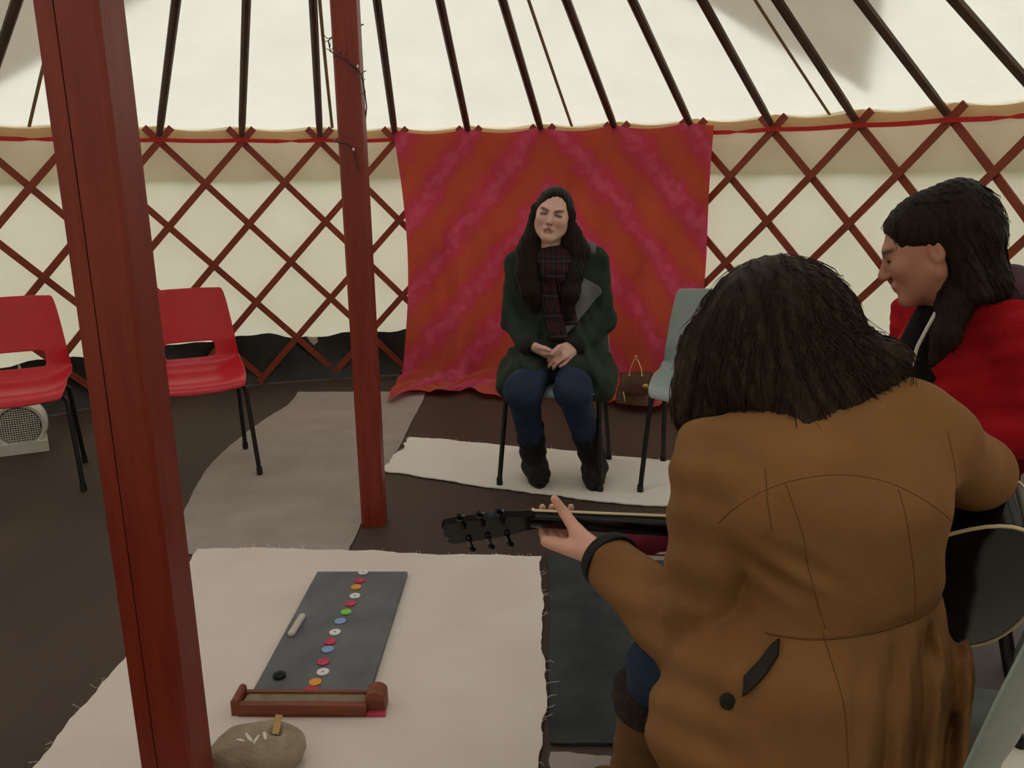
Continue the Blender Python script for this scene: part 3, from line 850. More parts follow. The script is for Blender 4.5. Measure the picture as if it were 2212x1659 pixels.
def ell(c, r, R=None, k=0.02, op='u'):
    c = A(*c); r = A(*r)
    R = None if R is None else np.array(R, np.float32)
    def fn(P):
        q = P - c
        if R is not None: q = q @ R
        k0 = np.sqrt(((q / r) ** 2).sum(1)); k1 = np.sqrt(((q / (r * r)) ** 2).sum(1)) + 1e-9
        return np.where(k0 < 1e-4, -float(r.min()), k0 * (k0 - 1) / k1)
    return Prim(fn, c, float(r.max()), k, op)
def chain(pts, rs, k=0.02, S=None):
    return [cone(pts[i], pts[i + 1], rs[i], rs[i + 1], k, S) for i in range(len(pts) - 1)]
def xf(prims, R, t, s=1.0):
    """move prims from a local frame (columns of R = local axes) into the world"""
    R = np.array(R, np.float32); t = A(*t); out = []
    for p in prims:
        f0 = p.fn
        out.append(Prim((lambda P, f0=f0: f0(((P - t) @ R) / s) * s), R @ (p.c * s) + t, p.r * s, p.k * s, p.op))
    return out
def combine(prims, vals):
    d = None
    for p, f in zip(prims, vals):
        if p.op == 'u':
            if d is None: d = f; continue
            h = np.clip(0.5 + 0.5 * (d - f) / p.k, 0, 1)
            d = d + (f - d) * h - p.k * h * (1 - h)
        else:
            if d is None: continue
            h = np.clip(0.5 - 0.5 * (d + f) / p.k, 0, 1)
            d = d + (-f - d) * h + p.k * h * (1 - h)
    return d
def sdf_mesh(name, prims, h, disp=None, B=8, clip=None):
    us = [p for p in prims if p.op == 'u']
    lo = np.min([p.c - p.r for p in us], 0) - 4 * h - 0.02
    hi = np.max([p.c + p.r for p in us], 0) + 4 * h + 0.02
    if clip is not None:
        lo = np.maximum(lo, np.array(clip[0])); hi = np.minimum(hi, np.array(clip[1]))
    nb = np.ceil((hi - lo) / (B * h)).astype(int)
    s = B * h; hd = s * 0.87
    idx = np.stack(np.meshgrid(*[np.arange(n) for n in nb], indexing='ij'), -1).reshape(-1, 3)
    cen = (lo + (idx + 0.5) * s).astype(np.float32)
    vals = [p.fn(cen) for p in prims]
    d = combine(prims, vals)
    VV = np.stack(vals, 1)
    keep = np.abs(d) < hd * 1.35 + 0.02
    n = nb * B + 1
    G = np.repeat(np.repeat(np.repeat(np.where(d > 0, 1.0, -1.0).reshape(nb), B, 0), B, 1), B, 2).astype(np.float32)
    G = np.pad(G, ((0, 1), (0, 1), (0, 1)), constant_values=1.0)
    r_ = np.arange(B + 1)
    off = np.stack(np.meshgrid(r_, r_, r_, indexing='ij'), -1).reshape(-1, 3)
    isub = np.array([p.op != 'u' for p in prims]); ks = np.array([p.k for p in prims])
    for bi in np.nonzero(keep)[0]:
        i0 = idx[bi] * B
        P = (lo + (off + i0) * h).astype(np.float32)
        v = VV[bi]
        lim = np.where(isub, hd * 2.4 + ks + abs(d[bi]), d[bi] + 2.4 * hd + ks * 1.2)
        sel = [p for p, ok in zip(prims, v < lim) if ok]
        if not any(p.op == 'u' for p in sel): continue
        g = combine(sel, [p.fn(P) for p in sel])
        if disp is not None: g = g + disp(P)
        G[i0[0]:i0[0] + B + 1, i0[1]:i0[1] + B + 1, i0[2]:i0[2] + B + 1] = g.reshape(B + 1, B + 1, B + 1)
    G[0] = G[-1] = 1; G[:, 0] = G[:, -1] = 1; G[:, :, 0] = G[:, :, -1] = 1
    # surface nets
    neg = G < 0
    cnt = np.zeros(tuple(np.array(G.shape) - 1), np.uint8)
    for a in (0, 1):
        for b in (0, 1):
            for c in (0, 1):
                cnt += neg[a:G.shape[0] - 1 + a, b:G.shape[1] - 1 + b, c:G.shape[2] - 1 + c]
    act = np.argwhere((cnt > 0) & (cnt < 8))
    vid = -np.ones(cnt.shape, np.int64); vid[tuple(act.T)] = np.arange(len(act))
    acc = np.zeros((len(act), 3), np.float32); wn = np.zeros(len(act), np.float32)
    corners = [(a, b, c) for a in (0, 1) for b in (0, 1) for c in (0, 1)]
    for i, ca in enumerate(corners):
        for cb in corners[i + 1:]:
            df = np.abs(np.array(ca) - np.array(cb))
            if df.sum() != 1: continue
            ga = G[tuple((act + ca).T)]; gb = G[tuple((act + cb).T)]
            m = (ga < 0) != (gb < 0)
            t = np.where(m, ga / np.where(m, ga - gb, 1), 0)
            p = np.array(ca) + t[:, None] * (np.array(cb) - np.array(ca))
            acc += np.where(m[:, None], p, 0); wn += m
    V = lo + (act + acc / wn[:, None]) * h
    F = []
    for ax in range(3):
        o1, o2 = [a for a in range(3) if a != ax]
        sl0 = [slice(None)] * 3; sl1 = [slice(None)] * 3
        sl0[ax] = slice(0, -1); sl1[ax] = slice(1, None)
        e = neg[tuple(sl0)] != neg[tuple(sl1)]
        E_ = np.argwhere(e)
        ok = (E_[:, o1] > 0) & (E_[:, o2] > 0) & (E_[:, o1] < G.shape[o1] - 1) & (E_[:, o2] < G.shape[o2] - 1)
        E_ = E_[ok]
        if not len(E_): continue
        def q(da, db):
            c_ = E_.copy(); c_[:, o1] -= da; c_[:, o2] -= db
            return vid[tuple(c_.T)]
        quad = np.stack([q(0, 0), q(1, 0), q(1, 1), q(0, 1)], 1)
        flip = neg[tuple(E_.T)]
        if ax == 1: flip = ~flip
        quad[flip] = quad[flip][:, ::-1]
        quad = quad[(quad >= 0).all(1)]
        F.append(quad)
    F = np.concatenate(F)[:, ::-1]
    me = bpy.data.meshes.new(name)
    me.from_pydata(V.tolist(), [], F.tolist())
    me.update(); me.shade_smooth()
    return me
def smooth_mesh(me, it=2, f=0.5):
    nv = len(me.vertices); co = np.empty(nv * 3, np.float32); me.vertices.foreach_get('co', co); co = co.reshape(-1, 3)
    ed = np.empty(len(me.edges) * 2, np.int32); me.edges.foreach_get('vertices', ed); ed = ed.reshape(-1, 2)
    deg = np.bincount(ed.ravel(), minlength=nv).astype(np.float32)[:, None]
    for _ in range(it):
        s = np.zeros_like(co)
        np.add.at(s, ed[:, 0], co[ed[:, 1]]); np.add.at(s, ed[:, 1], co[ed[:, 0]])
        co = co + f * (s / np.maximum(deg, 1) - co)
    me.vertices.foreach_set('co', co.ravel()); me.update()
    return me
def paint(me, fn):
    nv = len(me.vertices); co = np.empty(nv * 3, np.float32); me.vertices.foreach_get('co', co)
    c = fn(co.reshape(-1, 3))
    at = me.color_attributes.new('Col', 'FLOAT_COLOR', 'POINT')
    at.data.foreach_set('color', np.concatenate([c, np.ones((nv, 1))], 1).astype(np.float32).ravel())
def mcol(name, rough=0.55, bump=0.0, sss=0.0):
    m, nt, N, L, B_ = new_mat(name)
    at = N.new('ShaderNodeVertexColor'); at.layer_name = 'Col'
    L.new(at.outputs[0], B_.inputs['Base Color'])
    B_.inputs['Roughness'].default_value = rough; B_.inputs['Specular IOR Level'].default_value = 0.35
    return m
def hair_mat(name, c, c2, stretch=(60, 60, 3), rough=0.5):
    m = mat(name, c, c2, 3.0, rough, 0.5, 4.0, stretch=stretch, spec=0.16, detail=6)
    return m
M['skin'] = mcol('skin', 0.5)
SK = np.array(srgb(236, 188, 172)[:3])
def rotm(*e):
    R = Matrix.Identity(3)
    for ax, deg in e: R = R @ Matrix.Rotation(rad(deg), 3, ax)
    return np.array(R)
def head_prims(neck=.20):
    h = [ell((0, .012, .026), (.072, .092, .086)), ell((0, -.028, -.025), (.066, .060, .082), k=.03)]
    for s in (-1, 1):
        h += [cone((s * .053, .0, -.050), (s * .014, -.060, -.092), .022, .018, .025), ell((s * .036, -.062, -.024), (.026, .022, .022), k=.02)]
    h += [ell((0, -.070, -.098), (.021, .018, .016), k=.02), cone((-.034, -.080, .020), (.034, -.080, .020), .011, .011, .018)]
    for s in (-1, 1):
        h.append(ell((s * .031, -.103, -.001), (.019, .020, .0115), k=.012, op='s'))
        h.append(ell((s * .031, -.074, -.002), (.0145, .0135, .0125), k=.004))
    h += [cone((0, -.086, .006), (0, -.107, -.030), .0065, .0098, .012), ell((0, -.100, -.036), (.0145, .012, .008), k=.008)]
    h += [cone((-.019, -.083, -.0600), (.019, -.083, -.0600), .0062, .0062, .008), cone((-.010, -.090, -.0590), (.010, -.090, -.0590), .0058, .0058, .006),
          cone((-.015, -.086, -.0695), (.015, -.086, -.0695), .0070, .0070, .007), cone((-.022, -.098, -.0645), (.022, -.098, -.0645), .0022, .0022, .004)]
    h[-1].op = 's'
    for s in (-1, 1):
        h += [ell((s * .074, .014, -.008), (.009, .018, .029), rotm(('Z', s * 18)), k=.008), ell((s * .083, .008, -.006), (.006, .012, .022), k=.006, op='s')]
    h += [cone((0, .020, -.060), (0, .020 + .03 * neck / .2, -neck), .050, .050, .03)]
    return h
def face_paint(c, R, t, s, P, brow=(0.03, 0.018, 0.012), lip=(0.50, 0.20, 0.18), squint=True, browtilt=0.25):
    q = ((P - t) @ np.array(R, np.float32)) / s
    x, y, z = q[:, 0], q[:, 1], q[:, 2]; ax = np.abs(x)
    front = (y < -.045) & (np.abs(z) < .13) & (ax < .075)
    def mix(w, col):
        w = np.clip(w, 0, 1)[:, None] * front[:, None]
        return c * (1 - w) + np.array(col) * w
    c = mix(0.28 * np.exp(-((ax - .040) / .020) ** 2 - ((z + .034) / .02) ** 2), (0.62, 0.22, 0.18))
    c = mix(0.35 * np.exp(-(x / .016) ** 2 - ((z + .034) / .012) ** 2), (0.55, 0.22, 0.17))
    m = np.clip(1.3 - ((x / .025) ** 2 + ((z + .064 - .004 * np.cos(ax * 200)) / .0105) ** 2), 0, 1) * 1.1
    c = mix(m, lip)
    c = mix(np.exp(-((z + .0645) / .0017) ** 2) * (ax < .021) * 0.85, (0.12, 0.03, 0.03))
    c = mix(0.9 * np.exp(-((z + .0425) / .0028) ** 2 - ((ax - .0075) / .004) ** 2), (0.10, 0.03, 0.02))   # nostrils
    zb = .0185 + browtilt * (ax - .030) * 1.0 - 6.0 * (ax - .034) ** 2
    c = mix(np.exp(-((z - zb) / .0050) ** 2) * np.clip((ax - .010) * 260, 0, 1) * np.clip((.053 - ax) * 220, 0, 1) * .95, brow)
    ze = -.0015 - 0.10 * (ax - .031)
    c = mix(np.exp(-((z - ze) / (.0046 if squint else .0055)) ** 2) * np.clip((ax - .0145) * 300, 0, 1) * np.clip((.049 - ax) * 260, 0, 1) * 1.25, (0.022, 0.010, 0.009))
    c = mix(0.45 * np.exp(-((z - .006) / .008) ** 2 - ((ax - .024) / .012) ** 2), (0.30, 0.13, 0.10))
    return c
def hand_prims(w, f, p, side, curls, thumb, s=1.0, spread=1.0):
    """w wrist, f towards the knuckles, p the way the palm faces, side +1/-1: the thumb lies along side*(f x p)"""
    w = Vector(w); f = Vector(f).normalized(); p = Vector(p); p = (p - f * p.dot(f)).normalized(); sd = f.cross(p) * side
    out = []
    L_ = [(.042, .026, .021), (.046, .030, .022), (.042, .028, .021), (.033, .021, .018)]
    for i in range(4):
        o = (.028, .0095, -.0095, -.027)[i] * s; kn = (.086, .090, .085, .076)[i] * s
        k0 = w + sd * o * .55 + f * .004; k1 = w + sd * o * spread + f * kn
        out.append(cone(k0, k1, .0150 * s, .0110 * s, .016))
        ang = 0; q = k1; fan = sd * (.10, .03, -.04, -.12)[i] * (spread - .6)
        for j in range(3):
            ang += rad(curls[i][j])
            dr = (f * math.cos(ang) + p * math.sin(ang) + fan).normalized()
            e = q + dr * L_[i][j] * s
            out.append(cone(q, e, (.0098, .0088, .0080)[j] * s, (.0088, .0080, .0070)[j] * s, .0035))
            q = e
    q = w + sd * .020 * s + f * .018 * s + p * .006
    for j, (cf, cs, cp) in enumerate(thumb):
        dr = (f * cf + sd * cs + p * cp).normalized(); e = q + dr * (.044, .033, .027)[j] * s
        out.append(cone(q, e, (.0165, .0120, .0105)[j] * s, (.0120, .0105, .0085)[j] * s, (.014, .006, .004)[j]))
        q = e
    return out
def drape(name, bvh, outline_fn, nu, nv, off, th, material, parent, direction=(0, 1, 0), y0=None, uv=True, smooth=0, zoff=None):
    """a strip of cloth laid on a figure: (u,v) -> (x,z), dropped along a direction onto the surface, with real thickness"""
    d = Vector(direction)
    mb = MB(); last = [None]
    def pt(u, v):
        x, z = outline_fn(u, v)
        o = Vector((x, y0, z))
        hit = bvh.ray_cast(o, d)
        p = hit[0] if hit[0] is not None else (Vector((x, last[0], z)) if last[0] is not None else o)
        last[0] = p.y
        return p - d * (off + (zoff(u, v) if zoff else 0))
    mb.grid(pt, nu, nv, uv=uv)
    if smooth:
        W_ = nu + 1
        ys = np.array([p[1] for p in mb.v]).reshape(nv + 1, W_)
        for _ in range(smooth):
            pd = np.pad(ys, 1, mode='edge'); ys = (ys + pd[1:-1, :-2] + pd[1:-1, 2:] + pd[:-2, 1:-1] + pd[2:, 1:-1]) / 5
        mb.v = [(p[0], float(y), p[2]) for p, y in zip(mb.v, ys.ravel())]
    o = mb.build(name, material, parent, angle=None)
    md = o.modifiers.new('thickness', 'SOLIDIFY'); md.thickness = th; md.offset = 0
    return o
def seam(name, bvh, pts, r, material, parent, y0, direction=(0, 1, 0), n=24, off=0.0):
    """a stitched seam: a fine cord following the cloth"""
    P = [Vector((p[0], y0, p[1])) for p in pts]
    path = []
    for i in range(n + 1):
        t = i / n * (len(P) - 1); j = min(int(t), len(P) - 2); f_ = t - j
        p0 = P[max(j - 1, 0)]; p1 = P[j]; p2 = P[j + 1]; p3 = P[min(j + 2, len(P) - 1)]
        q = 0.5 * ((2 * p1) + (p2 - p0) * f_ + (2 * p0 - 5 * p1 + 4 * p2 - p3) * f_ ** 2 + (3 * p1 - p0 - 3 * p2 + p3) * f_ ** 3)
        hit = bvh.ray_cast(q, Vector(direction))
        if hit[0] is not None: path.append(hit[0] - Vector(direction) * off)
    if len(path) > 2:
        MB().tube(path, r, 6).build(name, material, parent)
M['denim'] = cloth_mat('dark_denim', srgb(40, 52, 76), srgb(56, 70, 96), 700, 12, bump=0.3)
M['boot_black'] = mat('black_suede', srgb(14, 14, 16), srgb(24, 24, 27), 30, 0.85, 0.1, 200)
M['cuff_black'] = mat('black_knit', srgb(22, 20, 20), srgb(32, 30, 30), 90, 0.9, 0.3, 300)
# ------------------------------------------------------------------ woman in the green coat, seated facing the camera
def woman_green():
    t = thing('person', (0.20, 3.50, 0.010), 'seated woman in a dark green coat with long dark hair and clasped hands', 'person')
    HC = A(.176, 3.462, 1.136); HR = rotm(('Z', -9), ('Y', 10), ('X', -4)); HS = 0.945
    hp = xf(head_prims(), HR, HC, HS)
    body = hp + [cone((.190, 3.52, 1.00), (.196, 3.56, .93), .05, .07, .04), cone((.06, 3.56, .925), (.335, 3.56, .93), .05, .05, .04),
                 ell((.196, 3.56, .80), (.145, .09, .17), k=.05), ell((.196, 3.57, .62), (.13, .09, .12), k=.05), ell((.196, 3.57, .51), (.165, .11, .09), k=.05)]
    for (sh, el, wr) in (((.04, 3.56, .92), (.000, 3.53, .685), (.083, 3.372, .612)), ((.355, 3.56, .925), (.403, 3.53, .685), (.262, 3.372, .612))):
        body += chain([sh, el, wr], [.046, .036, .0235], .02)
    for (hp_, kn, an, toe) in (((.115, 3.54, .505), (.040, 3.215, .470), (.090, 3.435, .10), (.108, 3.345, .042)), ((.280, 3.54, .505), (.240, 3.215, .470), (.350, 3.395, .10), (.335, 3.300, .042))):
        body += chain([hp_, kn, an, toe], [.075, .050, .030, .022], .02)
    # right hand (image left) lies below, the left hand folds over it
    body += hand_prims((.085, 3.368, .610), (.72, -.62, -.34), (.30, .35, .80), 1, [(25, 40, 25), (28, 42, 25), (30, 45, 30), (34, 48, 30)], [(.8, .5, .1), (.9, .15, .2), (.95, -.1, .2)], .92)
    body += hand_prims((.262, 3.368, .612), (-.80, -.60, -.26), (-.20, .60, -.62), 1, [(18, 48, 30), (20, 50, 30), (22, 52, 34), (26, 52, 34)], [(.85, .45, .2), (.95, .15, .2), (.95, -.05, .3)], .92)
    me = sdf_mesh('body', body, 0.0042, clip=((-.3, 3.0, 0.0), (.7, 3.8, 1.4)))
    smooth_mesh(me, 1, .4)
    def col(P):
        c = np.tile(SK, (len(P), 1)) * (0.97 + 0.03 * np.sin(P[:, :1] * 60) * np.sin(P[:, 2:] * 70))
        return face_paint(c, HR, HC, HS, P)
    paint(me, col)
    link('body', me, M['skin'], t)
    # jeans: two legs with knees, inside the boots below
    jn = [ell((.196, 3.57, .505), (.18, .125, .095), k=.04)]
    for (a, b, c) in (((.115, 3.53, .505), (.043, 3.215, .462), (.078, 3.40, .19)), ((.285, 3.53, .505), (.242, 3.215, .462), (.318, 3.37, .19))):
        jn += [cone(a, b, .088, .074, .03), cone(b, c, .070, .050, .03)]
    wr = lambda P: 0.0022 * np.sin(P[:, 2] * 130 + 12 * np.sin(P[:, 0] * 30)) * np.exp(-((P[:, 2] - .44) / .06) ** 2)
    link('jeans', smooth_mesh(sdf_mesh('jeans', jn, 0.008, wr), 1), M['denim'], t)
    for i, (a, b, toe) in enumerate((((.072, 3.385, .255), (.093, 3.43, .085), (.112, 3.345, .052)), ((.305, 3.345, .255), (.352, 3.395, .085), (.337, 3.300, .052)))):
        heel = (b[0], b[1] + .03, .050)
        bt = [cone(a, b, .062, .055, .02), cone(heel, toe, .042, .043, .03), cone((b[0], b[1] - .01, .06), (toe[0], toe[1], .058), .045, .036, .03),
              ell((toe[0], toe[1], -.040), (.3, .3, .052), k=.004, op='s')]
        slouch = lambda P: 0.003 * np.sin(P[:, 2] * 110 + 5 * P[:, 0] * 20)
        me = smooth_mesh(sdf_mesh('boot', bt, 0.006, slouch), 1)
        o = link('boot', me, M['boot_black'], t)
        MB().prism([(toe[0] + .040 * math.cos(q) + (b[0] - toe[0]) * (.5 - .5 * math.sin(q)), toe[1] + (b[1] + .035 - toe[1]) / 2 + ((b[1] + .035 - toe[1]) / 2 + .043) * math.sin(q) * -1) for q in [2 * PI * k / 24 for k in range(24)]], 0.011, 0.022).build('sole', M['rubber'], o)
    # coat
    ct = [cone((.045, 3.56, .930), (.350, 3.56, .938), .060, .060, .04), ell((.196, 3.555, .80), (.178, .120, .19), k=.05), ell((.196, 3.55, .63), (.180, .135, .13), k=.06),
          ell((.196, 3.53, .525), (.222, .175, .085), k=.06),
          cone((.10, 3.50, .500), (.050, 3.315, .484), .100, .088, .04), cone((.300, 3.50, .500), (.285, 3.315, .484), .105, .092, .04),
          cone((-.010, 3.50, .47), (-.020, 3.36, .445), .055, .045, .05), cone((.395, 3.50, .47), (.375, 3.33, .435), .060, .052, .05)]
    for (sh, el, wr_) in (((.036, 3.56, .922), (.012, 3.535, .690), (.068, 3.395, .618)), ((.356, 3.56, .927), (.394, 3.535, .690), (.280, 3.395, .618))):
        ct += [cone(sh, el, .060, .054, .03), cone(el, wr_, .054, .047, .03)]
    # knees stay outside the hem
    ct += [ell((.045, 3.165, .43), (.105, .125, .15), k=.02, op='s'), ell((.245, 3.165, .43), (.105, .125, .15), k=.02, op='s'), ell((.15, 3.06, .50), (.3, .16, .3), k=.02, op='s')]
    cd = lambda P: 0.004 * np.sin(P[:, 2] * 55 + 9 * P[:, 0] + 6 * np.sin(P[:, 0] * 21)) * np.clip((.95 - P[:, 2]) * 4, 0, 1) + 0.0025 * np.sin(P[:, 0] * 75 + P[:, 2] * 33)
    cm = smooth_mesh(sdf_mesh('coat', ct, 0.0075, cd), 1)
    M['green_wool'] = cloth_mat('dark_green_wool', srgb(44, 54, 44), srgb(56, 68, 54), 500, 14, bump=0.4)
    coat = link('coat', cm, M['green_wool'], t)
    bv = bvh_of(cm)
    M['grey_lapel'] = cloth_mat('grey_wool_facing', srgb(112, 110, 112), srgb(128, 126, 128), 600, 20, bump=0.3)
    # broad grey lapel turned back on one side, running down to a point
    def lapel(u, v):
        z = 0.875 - 0.225 * v
        outer = .305 + .076 * math.sin(min(1, v / .25) * PI / 2) - .150 * max(0, (v - .28) / .72)
        inner = .262 - .045 * v
        return inner + (max(outer, inner + .004) - inner) * u, z
    drape('lapel', bv, lapel, 10, 22, .008, .007, M['grey_lapel'], coat, y0=3.0, smooth=1)
    def collar(u, v):
        return .295 + .075 * u, 1.022 - .055 * v - .020 * u
    MB().grid(lambda u, v: Vector((.280 + .075 * u, 3.520 - .020 * math.sin(PI * v) + .02 * u, 1.035 - .060 * v - .028 * u)), 8, 8).build('collar', M['grey_lapel'], coat).modifiers.new('thickness', 'SOLIDIFY').thickness = .01
    for (el, wr_) in (((-.002, 3.535, .690), (.068, 3.395, .618)), ((.408, 3.535, .690), (.280, 3.395, .618))):
        e, w = Vector(el), Vector(wr_); d = (w - e).normalized()
        MB().tube([w + d * .020, w + d * .046, w + d * .058], [.050, .046, .036], 20).build('cuff', M['cuff_black'], coat)
    # scarf: loop at the neck and two hanging ends
    m, nt, N, L, B_ = new_mat('dark_tartan')
    uvn = N.new('ShaderNodeUVMap'); sp = N.new('ShaderNodeSeparateXYZ'); L.new(uvn.outputs[0], sp.inputs[0])
    def mth(op, a, b=0.0):
        n_ = N.new('ShaderNodeMath'); n_.operation = op
        for i, q in enumerate((a, b)):
            if isinstance(q, (int, float)): n_.inputs[i].default_value = q
            else: L.new(q, n_.inputs[i])
        return n_.outputs[0]
    fu = mth('FRACT', mth('MULTIPLY', sp.outputs[0], 2.0), 0); fv = mth('FRACT', mth('MULTIPLY', sp.outputs[1], 3.4), 0)
    red = mth('MULTIPLY', mth('GREATER_THAN', fu, .45), mth('GREATER_THAN', fv, .5))
    red2 = mth('MULTIPLY', mth('ADD', mth('GREATER_THAN', fu, .45), mth('GREATER_THAN', fv, .5)), 0.5)
    line = mth('MAXIMUM', mth('LESS_THAN', mth('ABSOLUTE', mth('SUBTRACT', fu, .2)), .02), mth('LESS_THAN', mth('ABSOLUTE', mth('SUBTRACT', fv, .22)), .02))
    mx = N.new('ShaderNodeMix'); mx.data_type = 'RGBA'; mx.inputs[6].default_value = srgb(17, 17, 24); mx.inputs[7].default_value = srgb(60, 22, 25); L.new(red2, mx.inputs[0])
    mx2 = N.new('ShaderNodeMix'); mx2.data_type = 'RGBA'; mx2.inputs[7].default_value = srgb(150, 140, 132); L.new(mx.outputs[2], mx2.inputs[6]); L.new(mth('MULTIPLY', line, .26), mx2.inputs[0])
    L.new(mx2.outputs[2], B_.inputs['Base Color']); B_.inputs['Roughness'].default_value = .95
    M['tartan'] = m
    sc = [ell((.188, 3.50, .985), (.092, .075, .042), k=.02), cone((.120, 3.46, .965), (.185, 3.432, .930), .034, .038, .02), cone((.255, 3.46, .965), (.19, 3.432, .930), .034, .038, .02), ell((.180, 3.425, .905), (.065, .035, .05), k=.02)]
    sd = lambda P: 0.003 * np.sin(P[:, 2] * 160 + 40 * P[:, 0])
    scm = smooth_mesh(sdf_mesh('scarf', sc, .007, sd), 1)
    # coordinates for the weave
    ul = scm.uv_layers.new(name='UVMap')
    for lp in scm.loops:
        co = scm.vertices[lp.vertex_index].co; ul.data[lp.index].uv = (co.x * 12, co.z * 5)
    scarf = link('scarf', scm, m, t)
    drape('scarf_end', bv, lambda u, v: (.110 + .072 * u + .055 * v ** 1.5, .915 - .285 * v), 10, 30, .018, .010, m, scarf, y0=3.0, smooth=2, zoff=lambda u, v: .012 * (1 - v) + .004 * math.sin(u * 9))
    drape('scarf_end', bv, lambda u, v: (.185 + .060 * u + .030 * v, .915 - .225 * v), 10, 26, .012, .010, m, scarf, y0=3.0, smooth=2, zoff=lambda u, v: .010 * (1 - v))
    # hair: centre-parted, falling over both shoulders
    hl = [ell((0, .020, .030), (.082, .104, .093), k=.02), ell((0, -.095, -.027), (.074, .085, .098), rotm(('X', 4)), k=.012, op='s'), ell((.018, -.095, .030), (.046, .08, .052), k=.012, op='s')]
    for s in (-1, 1):
        hl += [cone((s * .078, .000, .020), (s * .086, .010, -.120), .020, .028, .02), cone((s * .045, .06, .0), (s * .05, .07, -.15), .05, .045, .03)]
    hair = xf(hl, HR, HC, HS)
    hair += chain([(.108, 3.470, 1.060), (.075, 3.475, .990), (.072, 3.455, .910), (.085, 3.425, .830), (.100, 3.415, .760)], [.034, .046, .050, .044, .020], .03)
    hair += chain([(.262, 3.468, 1.060), (.280, 3.472, .990), (.256, 3.448, .900), (.242, 3.420, .820), (.236, 3.408, .725)], [.034, .044, .044, .038, .016], .03)
    hd_ = lambda P: 0.0014 * np.sin(P[:, 0] * 330 + 9 * np.sin(P[:, 2] * 14) + P[:, 1] * 60) + 0.0010 * np.sin(P[:, 0] * 610 + P[:, 2] * 12)
    M['hair_dark'] = hair_mat('dark_brown_hair', srgb(24, 17, 14), srgb(42, 30, 24), (90, 90, 4))
    link('hair', sdf_mesh('hair', hair, 0.0045, hd_), M['hair_dark'], t)
    return t
woman_green()
# ------------------------------------------------------------------ guitar
GN = Vector((.044, 1.65, .594)); GT = Vector((.949, 1.40, .638))
ga = (GT - GN).normalized(); gn0 = Vector((0, 0, 1)).cross(ga).normalized(); gup = ga.cross(gn0)
TAU = rad(33)
gf = gn0 * math.cos(TAU) + gup * math.sin(TAU); gw = gup * math.cos(TAU) - gn0 * math.sin(TAU)
GM = Matrix(((ga.x, gw.x, gf.x, GN.x), (ga.y, gw.y, gf.y, GN.y), (ga.z, gw.z, gf.z, GN.z), (0, 0, 0, 1)))
M['gloss_black'] = mat('black_lacquer', srgb(7, 7, 8), srgb(10, 10, 11), 20, 0.10, spec=0.28)
M['binding'] = mat('cream_binding', srgb(226, 206, 160), srgb(232, 214, 170), 40, 0.35)
M['ebony'] = mat('dark_fretboard', srgb(34, 24, 20), srgb(46, 34, 27), 30, 0.5, stretch=(1, 8, 8))
M['sprucetop'] = mat('black_top', srgb(14, 13, 13), srgb(20, 19, 18), 20, 0.12, spec=0.6)
M['chrome'] = mat('chrome', srgb(190, 190, 192), srgb(205, 205, 207), 40, 0.2, metal=0.9)
